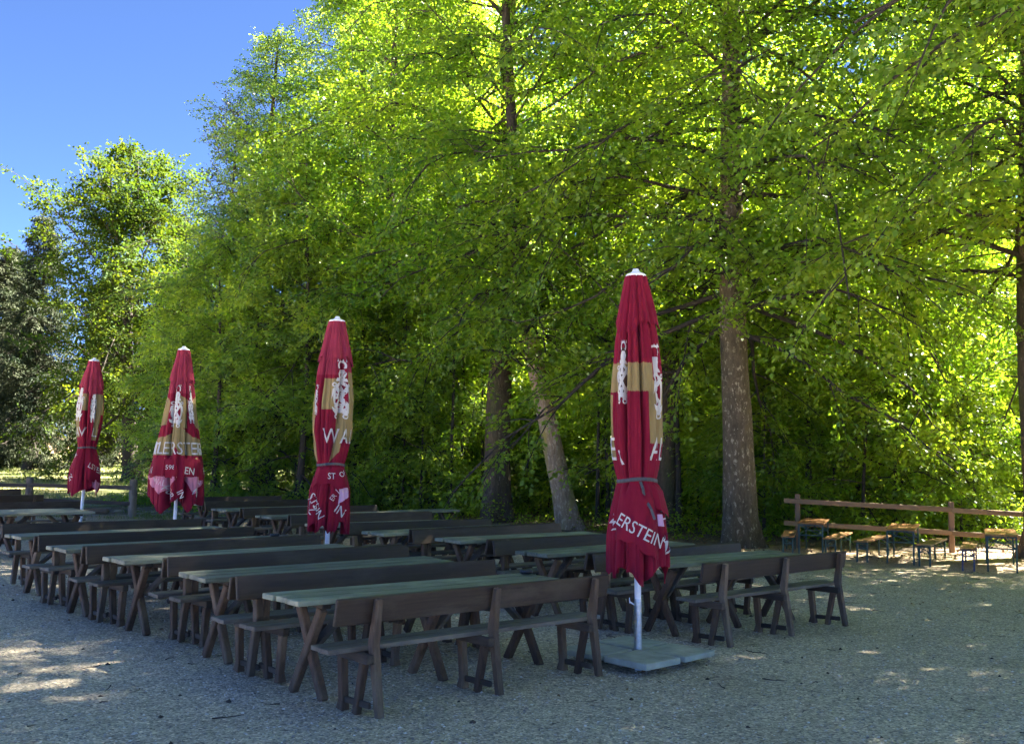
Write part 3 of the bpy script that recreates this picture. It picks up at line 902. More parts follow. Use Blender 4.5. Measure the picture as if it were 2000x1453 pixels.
class Cloth:
    def __init__(s, prof, amp, n, seed, zb, hem, twist=0.0, sharp=2.0):
        s.z = np.array([p[0] for p in prof]); s.r = np.array([p[1] for p in prof])
        s.az = np.array([p[0] for p in amp]); s.aa = np.array([p[1] for p in amp])
        rg = np.random.default_rng(seed)
        s.ph = rg.random(6) * 6.283; s.n = n; s.zb = zb; s.hem = hem; s.tw = twist; s.sh = sharp
    def rad(s, th, z):
        Rz = np.interp(z, s.z, s.r)
        A = np.interp(z, s.az, s.aa)
        t = th + 0.22 * np.sin(2 * th + s.ph[0]) + 0.10 * np.sin(3 * th + s.ph[1] + z * 1.3) + s.tw * (z - 2.0)
        q = s.n * 0.5 * t + s.ph[2]
        w = (1 - np.abs(np.sin(q + 0.42 * np.sin(2 * q)))) ** s.sh
        w2 = 0.5 + 0.5 * np.sin((s.n * 1.9) * t + s.ph[3] + 1.1 * np.sin(z * 2.1 + s.ph[4]))
        w3 = (1 - np.abs(np.sin(s.n * 1.6 * th + s.ph[5] + 0.5 * np.sin(z * 1.7)))) ** 3
        return Rz * (1 + 0.14 * A - A * (0.85 * w + 0.20 * w2 + 0.16 * w3)) + 0.004 * np.sin(z * 11 + 5 * th + s.ph[5])
    def hemz(s, th):
        t = th + 0.3 * np.sin(2 * th + s.ph[1])
        return s.zb + s.hem * (0.55 * np.abs(np.sin(2.5 * t + s.ph[2])) + 0.30 * np.sin(4 * t + s.ph[3]) + 0.15 * np.sin(9 * t + s.ph[4]))
    def pt(s, th, z, off=0.0):
        r = s.rad(th, z) + off
        return np.stack([r * np.sin(th), -r * np.cos(th), z], -1)

def letters(txt, size):
    cu = bpy.data.curves.new('t', 'FONT')
    cu.body = txt
    cu.size = size
    cu.align_x = 'CENTER'
    cu.resolution_u = 3
    ob = bpy.data.objects.new('t', cu)
    C.objects.link(ob)
    dg = bpy.context.evaluated_depsgraph_get()
    me = bpy.data.meshes.new_from_object(ob.evaluated_get(dg))
    bpy.data.objects.remove(ob)
    bpy.data.curves.remove(cu)
    bm = bmesh.new()
    bm.from_mesh(me)
    bpy.data.meshes.remove(me)
    return bm

def poly_bm(polys):
    bm = bmesh.new()
    for pl in polys:
        try: bm.faces.new([bm.verts.new((x, y, 0)) for x, y in pl])
        except ValueError: pass
    return bm

def ring_poly(cx, cy, r, w, n=20, a0=0, a1=360, sx=1.0):
    out = []
    for k in range(n):
        t0, t1 = R(a0 + (a1 - a0) * k / n), R(a0 + (a1 - a0) * (k + 1) / n)
        out.append([(cx + sx * r * math.cos(t0), cy + r * math.sin(t0)), (cx + sx * r * math.cos(t1), cy + r * math.sin(t1)),
                    (cx + sx * (r - w) * math.cos(t1), cy + (r - w) * math.sin(t1)), (cx + sx * (r - w) * math.cos(t0), cy + (r - w) * math.sin(t0))])
    return out

def disc(cx, cy, r, n=16, sx=1.0):
    return [(cx + sx * r * math.cos(2 * math.pi * k / n), cy + r * math.sin(2 * math.pi * k / n)) for k in range(n)]

def crest(h):
    """a printed coat of arms, about h tall, centred: crown, helm, shield with a lattice, scrolls below"""
    w = h * 0.5
    wh = []
    wh += ring_poly(0, .405 * h, .080 * h, .026 * h, 18, -40, 220)                        # crown hoop
    for k in range(5):
        x = (-.08 + .04 * k) * h
        wh.append([(x - .012 * h, .46 * h), (x + .012 * h, .46 * h), (x, .505 * h)])
    wh.append([(-.05 * h, .20 * h), (.055 * h, .20 * h), (.075 * h, .29 * h), (.045 * h, .345 * h), (-.04 * h, .345 * h), (-.07 * h, .28 * h)])
    wh.append([(-.11 * h, .17 * h), (.10 * h, .165 * h), (.075 * h, .215 * h), (-.085 * h, .22 * h)])
    wh += ring_poly(0, -.06 * h, .235 * h, .050 * h, 30, sx=.58)
    wh += [[(-.12 * h, -.21 * h), (-.075 * h, -.235 * h), (.12 * h, .07 * h), (.075 * h, .10 * h)], [(.12 * h, -.21 * h), (.075 * h, -.235 * h), (-.12 * h, .07 * h), (-.075 * h, .10 * h)]]
    wh += [[(-.045 * h, .02 * h), (.045 * h, .02 * h), (.02 * h, .12 * h), (-.03 * h, .13 * h)], [(-.05 * h, -.16 * h), (.045 * h, -.15 * h), (.03 * h, -.25 * h), (-.03 * h, -.25 * h)]]
    wh += [[(-.13 * h, -.10 * h), (-.05 * h, -.09 * h), (-.06 * h, -.02 * h), (-.13 * h, .0)]]
    for sx in (-1, 1):
        wh.append([(sx * .02 * h, -.30 * h), (sx * .09 * h, -.24 * h), (sx * .15 * h, -.21 * h), (sx * .13 * h, -.27 * h), (sx * .07 * h, -.34 * h)])
        wh += ring_poly(sx * .065 * h, -.345 * h, .040 * h, .020 * h, 12)
        wh += ring_poly(sx * .125 * h, .115 * h, .036 * h, .020 * h, 12)
        wh.append([(sx * .115 * h, .08 * h), (sx * .15 * h, .05 * h), (sx * .16 * h, -.10 * h), (sx * .135 * h, -.02 * h)])
    return wh

class Flap:
    """a loose outer fold of the cloth hanging over the canopy"""
    def __init__(s, base, k, off, seed):
        s.b, s.k, s.off = base, k, off
        s.z, s.r = base.z, base.r * k + off
        s.ph = np.random.default_rng(seed).random(4) * 6.283
    def rad(s, th, z):
        return np.interp(z, s.z, s.r) + 0.012 * np.sin(4 * th + s.ph[0]) + 0.007 * np.sin(9 * th + s.ph[1] + 2 * z) + 0.005 * np.sin(14 * z + 3 * th + s.ph[2])
    def pt(s, th, z, off=0.0):
        r = s.rad(th, z) + off
        return np.stack([r * np.sin(th), -r * np.cos(th), z], -1)

class Parasol:
    def __init__(s, name, loc, label, cloth, ztop, vent_z, lean=(0, 0)):
        n = math.hypot(*loc)
        s.root = empty(name, (loc[0], loc[1], 0), math.atan2(-loc[0] / n, loc[1] / n))
        s.root.rotation_euler = (lean[0], lean[1], math.atan2(-loc[0] / n, loc[1] / n))
        tag(s.root, label, 'parasol', 'closed burgundy parasols')
        s.c, s.ztop, s.vz = cloth, ztop, vent_z
    def canopy(s, gold=(), pale=(), faded=None):
        c = s.c
        nth, nz = 300, 260
        th = np.linspace(-np.pi, np.pi, nth, endpoint=False)
        t = np.linspace(0, 1, nz)
        TH = np.repeat(th[None, :], nz, 0)
        Z = s.ztop + (c.hemz(th)[None, :] - s.ztop) * t[:, None]
        V = c.pt(TH, Z)
        idx = np.arange(nz * nth).reshape(nz, nth)
        nx = np.roll(idx, -1, 1)
        F = np.stack([idx[:-1], nx[:-1], nx[1:], idx[1:]], -1).reshape(-1, 4)
        thc = np.degrees(((TH + np.pi / nth)[:-1])).ravel()
        zc = (0.25 * (Z[:-1] + Z[1:] + np.roll(Z, -1, 1)[:-1] + np.roll(Z, -1, 1)[1:])).ravel()
        mi = np.zeros(len(F), np.int32)
        for p in gold: mi[pip(p, thc, zc)] = 1
        for p in pale: mi[pip(p, thc, zc)] = 2
        if faded: mi[(zc > faded) & (mi == 0)] = 3
        me = np_mesh('canopy', V.reshape(-1, 3), F, True)
        me.polygons.foreach_set('material_index', mi)
        s.can = link('canopy', me, [M['burgundy'], M['gold'], M['pale'], M['burgundy_faded']], s.root)
        # cap
        bm = bmesh.new()
        r0 = c.r[np.argmax(c.z)] + .012
        lathe(bm, [(0, s.ztop + .075), (.026, s.ztop + .07), (.034, s.ztop + .05), (.05, s.ztop + .035), (r0 - .012, s.ztop + .022), (r0, s.ztop + .012), (r0, s.ztop - .004), (r0 - .02, s.ztop - .012), (0, s.ztop - .012)], 32)
        from_bm('cap', bm, M['white_paint'], s.root, True)
        # vent flap
        th = np.linspace(-np.pi, np.pi, 220, endpoint=False)
        tt = np.linspace(0, 1, 40)
        lo = s.vz + .05 * np.sin(2 * th + c.ph[2]) + .05 * np.sin(3 * th + c.ph[4]) + .05 * np.abs(np.sin(3.5 * th + c.ph[3])) - .03
        Zv = s.ztop - .002 + (lo[None, :] - s.ztop) * tt[:, None]
        THv = np.repeat(th[None, :], 40, 0)
        base = c.rad(THv, Zv)
        smooth_r = np.interp(Zv, c.z, c.r)
        rv = np.maximum(base + .006, 0.45 * base + 0.55 * smooth_r * (0.96 + .10 * np.sin(7 * THv + c.ph[0]) * tt[:, None] + .06 * np.sin(13 * THv + c.ph[1]) * tt[:, None])) + .010 + .012 * tt[:, None] ** 2
        Vv = np.stack([rv * np.sin(THv), -rv * np.cos(THv), Zv], -1).reshape(-1, 3)
        idx = np.arange(40 * 220).reshape(40, 220)
        nx = np.roll(idx, -1, 1)
        Fv = np.stack([idx[:-1], nx[:-1], nx[1:], idx[1:]], -1).reshape(-1, 4)
        link('vent', np_mesh('vent', Vv, Fv, True), M['burgundy_faded' if faded else 'burgundy'], s.root)
    def stick(s, name, bm, th, z, ang=0.0, mat='white_print', off=.007, part=None, sx=1.0, on=None):
        """lay a flat drawing onto the cloth at bearing th (degrees) and height z"""
        bmesh.ops.triangulate(bm, faces=bm.faces)
        for _ in range(5):
            es = [e for e in bm.edges if e.calc_length() > .022]
            if not es: break
            bmesh.ops.subdivide_edges(bm, edges=es, cuts=1)
            bmesh.ops.triangulate(bm, faces=bm.faces)
        ca, sa = math.cos(R(ang)), math.sin(R(ang))
        cl = on or s.c
        rm = float(np.interp(z, cl.z, cl.r))
        co = np.array([v.co[:2] for v in bm.verts])
        x = (co[:, 0] * sx) * ca - co[:, 1] * sa
        y = (co[:, 0] * sx) * sa + co[:, 1] * ca
        T = R(th) + x / rm
        Zz = z + y
        P = cl.pt(T, Zz, off)
        for v, p in zip(bm.verts, P): v.co = p
        return from_bm(name, bm, M[mat], s.can)
    def text(s, txt, size, th, z, ang=0.0, mat='white_print', sx=0.92, on=None):
        return s.stick('lettering', letters(txt, size), th, z, ang, mat, sx=sx, on=on)
    def crest(s, h, th, z, sx=1.0):
        s.stick('coat_of_arms', poly_bm([disc(0, -.06 * h, .22 * h, 24, .62), disc(0, .30 * h, .10 * h, 14, .9)]), th, z, 0, 'dark_print' if sx < .6 else 'burgundy', .006, sx=sx)
        return s.stick('coat_of_arms', poly_bm(crest(h)), th, z, 0, 'white_print', .009, sx=sx)
    def flap(s, th0, th1, zt, zl, zr, mat='burgundy', k=1.0, off=.022, seed=1):
        f = Flap(s.c, k, off, seed)
        na, nb = 60, 40
        a, b = np.meshgrid(np.linspace(0, 1, na), np.linspace(0, 1, nb))
        lo = zl + (zr - zl) * a + .025 * np.sin(a * 9 + seed) + .012 * np.sin(a * 21 + seed)
        Z = zt + (lo - zt) * b
        T = R(th0) + R(th1 - th0) * a
        edge = np.minimum(np.minimum(a, 1 - a) * 7, 1) * np.minimum(b * 5, 1)
        V = f.pt(T, Z, 0)
        inner = s.c.pt(T, Z, .008)
        V = inner + (np.maximum(V, V) - inner) * edge[..., None]
        idx = np.arange(na * nb).reshape(nb, na)
        F = np.stack([idx[:-1, :-1], idx[:-1, 1:], idx[1:, 1:], idx[1:, :-1]], -1).reshape(-1, 4)
        link('flap', np_mesh('flap', V.reshape(-1, 3), F, True), M[mat], s.can)
        return f
    def strap(s, z):
        c = s.c
        th = np.linspace(-np.pi, np.pi, 140, endpoint=False)
        rr = c.rad(th, np.full_like(th, z))
        k = np.ones(15) / 15
        rs = np.convolve(np.concatenate([rr[-7:], rr, rr[:7]]), k, 'valid')
        rs = np.maximum(rr + .004, rs + .006)
        zs = z + .012 * np.sin(2 * th + 1)
        rings = []
        for dr, dz in ((0, -.017), (.006, -.017), (.006, .017), (0, .017)):
            rings.append(np.stack([(rs + dr) * np.sin(th), -(rs + dr) * np.cos(th), zs + dz], -1))
        V = np.concatenate(rings)
        n = 140
        F = []
        for a in range(4):
            b = (a + 1) % 4
            i = np.arange(n); j = (i + 1) % n
            F.append(np.stack([a * n + i, a * n + j, b * n + j, b * n + i], -1))
        o = link('strap', np_mesh('strap', V, np.concatenate(F), False), M['strap'], s.root)
        return o
    def tail(s, th0, z0, pts):
        bm = bmesh.new()
        P = [Vector(s.c.pt(np.array(R(th0 + a)), np.array(z0 + b), .016 + o)) for a, b, o in pts]
        for p, q in zip(P, P[1:]): beam(bm, p, q, .024, .004, (1, 0, 0), bev=0)
        from_bm('strap_tail', bm, M['strap'], s.root)
    def pole(s, z0, sock=0.55):
        bm = bmesh.new()
        lathe(bm, [(0, sock), (.030, sock), (.030, s.ztop - .1), (0, s.ztop - .1)], 12)
        from_bm('pole', bm, M['white_paint'], s.root)
        bm = bmesh.new()
        lathe(bm, [(0, z0), (.034, z0), (.034, sock - .02), (.031, sock + .004), (0, sock + .004)], 14)
        box(bm, (0, 0, .035), (.95, .06, .04)); box(bm, (0, 0, .036), (.06, .95, .042))
        o = from_bm('ground_socket', bm, M['galv'], s.root)
        bm = bmesh.new()
        beam(bm, (-.030, -.01, sock - .05), (-.075, -.012, sock - .02), .012, .012, bev=.002)
        beam(bm, (-.072, -.012, sock - .035), (-.075, -.012, sock + .015), .01, .01, bev=.002)
        from_bm('locking_pin', bm, M['white_paint'], s.root)

def band(t0, t1, z0, z1): return [(t0, z0), (t1, z0), (t1, z1), (t0, z1)]
AMP = [(0.7, .46), (1.1, .44), (1.45, .36), (1.62, .20), (1.85, .40), (2.4, .50), (3.0, .50), (3.45, .36), (3.6, .22)]
# --- front parasol
f1 = Cloth([(0.6, .275), (0.95, .272), (1.12, .262), (1.35, .235), (1.52, .20), (1.62, .172), (1.72, .195), (1.95, .222), (2.3, .224), (2.6, .216), (2.9, .195), (3.15, .155), (3.4, .105), (3.52, .083)],
           AMP, 7, 3, .74, .16, .10)
P1 = Parasol('parasol', (1.175, 9.12), 'nearest tallest closed burgundy parasol on four concrete slabs', f1, 3.50, 3.02, (0, R(-.6)))
P1.canopy(gold=[band(-115, 40, 2.42, 2.68), band(30, 115, 1.95, 2.52), band(-115, -68, 1.80, 2.4)])
P1.strap(1.62)
P1.tail(8, 1.61, [(0, 0, .012), (4, -.06, .045), (9, -.14, .055), (16, -.24, .055), (20, -.33, .055)])
fl = P1.flap(-50, 44, 1.585, 1.14, .93, seed=4)
P1.text('ERSTEIN', .160, 0, 1.13, -27, sx=.84, on=fl)
P1.flap(40, 110, 1.58, 1.34, 1.30, off=.035, seed=7)
P1.text('W', .165, -74, 1.20, -62)
P1.text('LL', .15, 62, 1.26, -70)
P1.text('EIN', .15, 66, 1.02, -48)
P1.text('I', .20, -36, 1.76, 20)
P1.text('AL', .30, 66, 1.80, 0, sx=.7)
P1.text('E', .30, -78, 1.80, 0)
P1.crest(.78, 60, 2.47, .62)
P1.crest(.66, -36, 2.56, .36)
P1.stick('pale_hem', poly_bm([[(-.03, -.05), (.04, -.06), (.03, .05), (-.03, .05)]]), 52, 1.27, 0, 'lilac', .012)
P1.pole(.06)
# --- second parasol
f2 = Cloth([(0.6, .265), (1.1, .268), (1.35, .258), (1.52, .215), (1.67, .168), (1.8, .20), (2.1, .243), (2.5, .243), (2.9, .212), (3.2, .165), (3.45, .115), (3.58, .092)],
           AMP, 7, 8, .80, .20, -.12)
P2 = Parasol('parasol', (-2.37, 13.02), 'second parasol from the right, strapped, letters WAL on its gold cloth', f2, 3.57, 3.05, (0, R(.8)))
P2.canopy(gold=[band(-40, 12, 2.40, 2.80), band(55, 110, 2.0, 2.90), [(-8, 1.72), (28, 1.86), (30, 2.35), (14, 2.35), (14, 2.05)], band(22, 80, 2.02, 2.42), [(-115, 1.75), (-72, 1.72), (-62, 2.6), (-115, 2.6)]], faded=2.85)
P2.strap(1.69)
P2.text('WAL', .27, 28, 1.97, 0, sx=.78)
fl = P2.flap(-58, 80, 1.66, 1.44, 1.40, off=.03, seed=5)
P2.text('ST', .11, 4, 1.51, 0, on=fl)
P2.text('OF', .09, 42, 1.55, 20, on=fl)
P2.text('WIC', .13, 48, 1.34, 22, mat='grey_print')
P2.text('STEIN', .15, -48, 1.13, -58)
P2.text('ALZ', .15, -72, 1.14, -52)
P2.text('IN', .17, 26, 1.06, -35)
P2.text('ER', .09, 16, 1.26, 55)
P2.crest(.88, 26, 2.62, .95)
P2.crest(.45, -66, 2.50, .6)
P2.stick('pale_hem', poly_bm([[(-.09, -.14), (.08, -.04), (.09, .12), (-.07, .06)]]), 46, 1.33, 0, 'lilac', .005)
P2.pole(.0)
# --- third, unstrapped
f3 = Cloth([(0.7, .44), (1.0, .455), (1.25, .45), (1.45, .44), (1.8, .385), (2.2, .315), (2.6, .25), (3.0, .19), (3.3, .145), (3.55, .10), (3.62, .085)],
           [(0.8, .52), (1.5, .50), (2.4, .50), (3.2, .42), (3.6, .22)], 6, 13, .88, .26, .05)
P3 = Parasol('parasol', (-5.80, 17.36), 'unstrapped wide hanging parasol, third from the right', f3, 3.62, 3.05, (0, R(.4)))
P3.canopy(gold=[[(-100, 2.25), (-52, 2.3), (-44, 2.68), (-100, 2.85)], [(-26, 2.25), (26, 2.25), (30, 2.75), (-26, 2.85)], [(56, 2.3), (112, 2.2), (112, 2.85), (46, 2.7)],
                [(-110, 1.72), (-20, 1.72), (-8, 1.92), (14, 1.72), (112, 1.72), (112, 2.06), (40, 2.1), (0, 2.3), (-40, 2.1), (-110, 2.06)], band(-26, 4, 1.95, 2.35)],
          pale=[[(-84, 1.42), (0, 1.42), (-20, 1.20), (-40, 1.12), (-70, 1.28)], [(18, 1.42), (84, 1.42), (52, 1.20), (36, 1.12)]], faded=2.85)
P3.text('ALLERSTEIN', .30, -8, 1.80, 0, sx=.80)
P3.text('ET', .30, -74, 1.78, 4, sx=.85)
P3.text('RS', .30, 66, 1.80, -4, sx=.85)
fl = P3.flap(-96, -2, 1.78, 1.40, 1.41, off=.012, seed=3)
P3.text('1598', .11, -20, 1.54, 0, sx=1.1, on=fl)
P3.text('EN', .17, -76, 1.46, 4, on=fl)
fl = P3.flap(4, 98, 1.78, 1.41, 1.38, off=.012, seed=6)
P3.text('EN', .17, 26, 1.46, -8, on=fl)
P3.text('FÜ', .17, 76, 1.46, 0, on=fl)
P3.text('WALL', .15, -38, 1.27, -8, mat='grey_print')
P3.text('IN', .15, 52, 1.29, -12, mat='grey_print')
P3.text('FÜR', .15, -22, 1.12, -48)
P3.text('IN', .15, 4, 1.10, -60)
P3.text('N', .18, 38, 1.10, -35)
P3.crest(.85, -16, 2.58, .8)
P3.crest(.75, 42, 2.62, .42)
P3.pole(.0)
# --- fourth
f4 = Cloth([(0.9, .28), (1.2, .285), (1.5, .27), (1.75, .20), (1.90, .158), (2.05, .185), (2.4, .235), (2.7, .235), (3.0, .205), (3.3, .155), (3.5, .105), (3.6, .086)],
           AMP, 6, 21, 1.02, .16, .08)
P4 = Parasol('parasol', (-8.33, 19.45), 'farthest closed burgundy parasol at the left beside the wide table', f4, 3.60, 3.02, (0, R(1.6)))
P4.canopy(gold=[band(-45, -12, 2.62, 2.95), band(22, 75, 2.55, 2.95), band(-110, -48, 2.1, 2.75), band(20, 50, 2.05, 2.6)], pale=[[(25, 1.06), (60, 1.02), (70, 1.22), (40, 1.3)]], faded=2.9)
P4.strap(1.90)
P4.text('AV', .26, -52, 2.12, 0, sx=.8)
P4.text('LI', .24, 36, 2.12, -6)
P4.text('ER', .10, -60, 1.72, 40)
fl = P4.flap(4, 82, 1.86, 1.30, 1.22, seed=2)
P4.text('LSTEIN', .15, 40, 1.45, -26, on=fl, sx=.85)
P4.text('IN', .15, -56, 1.28, 45)
P4.crest(.90, -58, 2.75, .75)
P4.crest(.85, 14, 2.72, .42)
P4.pole(.0)

# concrete slabs on the front parasol's base frame
def slab(u_, v_, label, th, wet=False):
    bm = bmesh.new()
    box(bm, (0, 0, th / 2), (.47, .47, th), .008)
    o = from_bm('concrete_slab', bm, M['slab'])
    o.location = (1.16 + u_, 9.10 + v_, 0.062)
    tag(o, label, 'slab', 'concrete slabs on the front parasol base')
    return o
br = AZ + .06
for (a, b, lab, th) in ((-.262, -.262, 'concrete slab nearest the camera on the front parasol base', .055), (.262, -.262, 'concrete slab right of the front parasol pole', .05),
                        (.262, .262, 'concrete slab behind the front parasol pole', .05), (-.262, .262, 'concrete slab left of the front parasol pole beside the bench leg', .05)):
    o = slab(a * math.cos(br) - b * math.sin(br), a * math.sin(br) + b * math.cos(br), lab, th)
    o.rotation_euler = (0, 0, br + a * .1)

# ------------------------------------------------------------------ folding tables and benches
def make_folding(kind, steel):
    root = empty('folding_table' if kind == 't' else 'folding_bench')
    w, L, h = (.52, 1.95, .645) if kind == 't' else (.25, 2.05, .40)
    bm = bmesh.new()
    for k in range(3 if kind == 't' else 2):
        ww = w / (3 if kind == 't' else 2)
        box(bm, (-w / 2 + ww * (k + .5), L / 2, h - .013), (ww - .003, L, .026), .003)
    from_bm('top', bm, M['beer_top' if kind == 't' else 'beer_seat'], root)
    for y, s in ((.16, 1), (L - .16, -1)):
        for x in (-w / 2 + .035, w / 2 - .035):
            bm = bmesh.new()
            beam(bm, (x, y - s * .03, 0), (x, y, h - .027), .030, .030, bev=.003)
            from_bm('leg', bm, M[steel], root)
        bm = bmesh.new()
        beam(bm, (-w / 2 + .02, y, h - .045), (w / 2 - .02, y, h - .045), .03, .03, (0, 0, 1), bev=.002)
        zc = h * .62
        beam(bm, (-w / 2 + .04, y - s * .005, zc), (w / 2 - .04, y - s * .005, zc), .022, .02, (0, 0, 1), bev=.002)
        beam(bm, (-w / 2 + .04, y, zc), (0, y + s * .32, h - .03), .018, .012, bev=.002)
        beam(bm, (w / 2 - .04, y, zc), (0, y + s * .32, h - .03), .018, .012, bev=.002)
        beam(bm, (-w / 2 + .04, y, h - .06), (w / 2 - .04, y, zc), .016, .012, bev=.002)
        from_bm('folding_brace', bm, M[steel], root)
    return root
ft, fb, fb2 = make_folding('t', 'green_steel'), make_folding('b', 'green_steel'), make_folding('b', 'blue_steel')
for r_ in (ft, fb, fb2): index_kids(r_)
used = set()
def put_fold(proto, near, d, label, cat, group):
    o = proto if proto.name not in used else copy_tree(proto)
    used.add(proto.name)
    o.location = (near[0], near[1], 0)
    o.rotation_euler = (0, 0, math.atan2(-d[0], d[1]))
    tag(o, label, cat, group)
FT, FB = 'orange folding beer tables by the rail fence', 'folding beer benches by the rail fence'
put_fold(ft, (5.92, 19.75), (.36, .93), 'orange folding table left of the others under the left fence post', 'table', FT)
put_fold(ft, (7.10, 18.25), (.42, .91), 'orange folding table in the middle of the three by the fence', 'table', FT)
put_fold(ft, (8.42, 17.15), (.42, .91), 'orange folding table rightmost beside the edge tree', 'table', FT)
put_fold(fb, (5.42, 19.55), (.30, .95), 'orange folding bench left of the left folding table', 'bench', FB)
put_fold(fb, (6.12, 19.2), (.46, .89), 'folding bench just right of the left folding table', 'bench', FB)
put_fold(fb, (6.50, 18.6), (.54, .84), 'folding bench just left of the middle folding table', 'bench', FB)
put_fold(fb, (7.40, 17.95), (.52, .85), 'folding bench just right of the middle folding table', 'bench', FB)
put_fold(fb2, (7.90, 17.3), (.44, .90), 'blue-legged folding bench in front of the fence middle post', 'bench', FB)

# ------------------------------------------------------------------ fences
root = empty('rail_fence', (0, 0, 0))
tag(root, 'reddish wooden rail fence with two rails behind the orange tables', 'fence')
posts = [(6.25, 21.75), (9.28, 21.05), (12.3, 20.3), (15.6, 19.4)]
for k, (x, y) in enumerate(posts):
    bm = bmesh.new()
    beam(bm, (x, y, -.1), (x, y, 1.16 - .10 * k), .11, .09, (1, -.24, 0), bev=.012)
    from_bm('post', bm, M['fence_post'], root)
def rail(a, b, z0, z1, mat, par, w=.13, t=.05):
    d = Vector((b[0] - a[0], b[1] - a[1], z1 - z0))
    bm = bmesh.new()
    n = Vector((d.y, -d.x, 0)).normalized()
    beam(bm, (0, 0, 0), (d.length, 0, 0), t, w, (0, 1, 0), bev=.008)
    o = from_bm('rail', bm, mat, par)
    o.location = Vector((a[0], a[1], z0)) + n * .075
    o.rotation_euler = (0, -math.asin(d.z / d.length), math.atan2(d.y, d.x))
ext = (posts[0][0] - .28, posts[0][1] + .07)
for k in range(3):
    a = ext if k == 0 else posts[k]
    b = posts[k + 1]
    rail(a, b, 1.01 - .12 * k, .90 - .12 * k, M['rail'], root, .105, .045)
    rail(a, b, .53 - .12 * k, .42 - .12 * k, M['rail'], root, .105, .045)
# old fence at the left
root = empty('old_fence')
tag(root, 'old dark rail fence with weathered round posts before the meadow', 'fence')
oposts = [(-10.55, 28.0), (-13.6, 28.3), (-16.9, 28.6), (-20.2, 28.9)]
for k, (x, y) in enumerate(oposts):
    bm = bmesh.new()
    z = float(gz(x, y))
    lathe(bm, [(0, -.1), (.115, -.1), (.11, .5), (.10, 1.03), (.085, 1.08), (0, 1.085)], 14, x, y)
    for v in bm.verts: v.co.z += z
    from_bm('post', bm, M['old_post'], root)
for a, b in zip(oposts, oposts[1:]):
    rail(b, a, .88, .86, M['old_rail'], root, .11, .06)
    rail(b, a, .48, .42, M['old_rail'], root, .10, .06)
bm = bmesh.new()
beam(bm, (-13.4, 29.2, .16), (-11.6, 29.0, .14), .15, .15, (0, 1, 0), bev=.05)
o = from_bm('fallen_log', bm, M['log'])
tag(o, 'short bare fallen log lying behind the old fence', 'log')

# ------------------------------------------------------------------ small stones, litter, grass, undergrowth
def pebbles(n, seed, name, mat, zr, yr, size, sq=.6, keep=None):
    rg = np.random.default_rng(seed)
    y = yr[0] + (yr[1] - yr[0]) * rg.random(n) ** 1.7
    x = (rg.random(n) * 2 - 1) * (0.56 * y + .5)
    if keep is not None:
        k = keep(x, y); x, y = x[k], y[k]
    n = len(x)
    r = size[0] + (size[1] - size[0]) * rg.random(n) ** 2.2
    base = np.array([(1, 0, 0), (0, 1, 0), (-1, 0, 0), (0, -1, 0), (0, 0, 1), (0, 0, -1)], float)
    tri = np.array([(0, 1, 4), (1, 2, 4), (2, 3, 4), (3, 0, 4), (1, 0, 5), (2, 1, 5), (3, 2, 5), (0, 3, 5)])
    V = base[None] * (1 + .35 * rg.standard_normal((n, 6, 1)).clip(-1, 1))
    V[..., 2] *= sq
    a = rg.random(n) * 6.28
    ca, sa = np.cos(a)[:, None], np.sin(a)[:, None]
    X = (V[..., 0] * ca - V[..., 1] * sa) * r[:, None] * 1.2 + x[:, None]
    Y = (V[..., 0] * sa + V[..., 1] * ca) * r[:, None] * .85 + y[:, None]
    Zc = V[..., 2] * r[:, None] + (r * .25)[:, None] + gz(x, y)[:, None]
    VV = np.stack([X, Y, Zc], -1).reshape(-1, 3)
    FF = (tri[None] + (np.arange(n) * 6)[:, None, None]).reshape(-1, 3)
    me = np_mesh(name, VV, FF, False)
    at = me.attributes.new('tint', 'FLOAT', 'POINT')
    at.data.foreach_set('value', np.repeat(rg.random(n), 6).astype(np.float32))
    o = link(name, me, mat)
    o['kind'] = 'stuff'
    return o
def stone_mat(name, stops):
    m, nt, p = new_mat(name)
    a = nt.nodes.new('ShaderNodeAttribute')
    a.attribute_name = 'tint'
    nt.links.new(ramp(nt, a.outputs['Fac'], stops), p.inputs['Base Color'])
    p.inputs['Roughness'].default_value = .85
    return m
M['stone'] = stone_mat('loose_stones', [(0, (.17, .155, .135)), (.5, (.40, .365, .31)), (.85, (.54, .50, .43)), (1, (.80, .77, .70))])
M['cone'] = stone_mat('dark_cones_and_twigs', [(0, (.015, .012, .010)), (1, (.07, .05, .035))])
M['dryleaf'] = stone_mat('dry_leaves', [(0, (.10, .055, .025)), (1, (.26, .16, .08))])
tag(pebbles(52000, 1, 'gravel', M['stone'], 0, (3.2, 17), (.0035, .012)), 'loose grey gravel stones strewn over the yard', 'gravel')
tag(pebbles(170, 2, 'litter', M['cone'], 0, (3.6, 19), (.010, .022), .9), 'dark cones and crumbs lying on the gravel', 'litter')
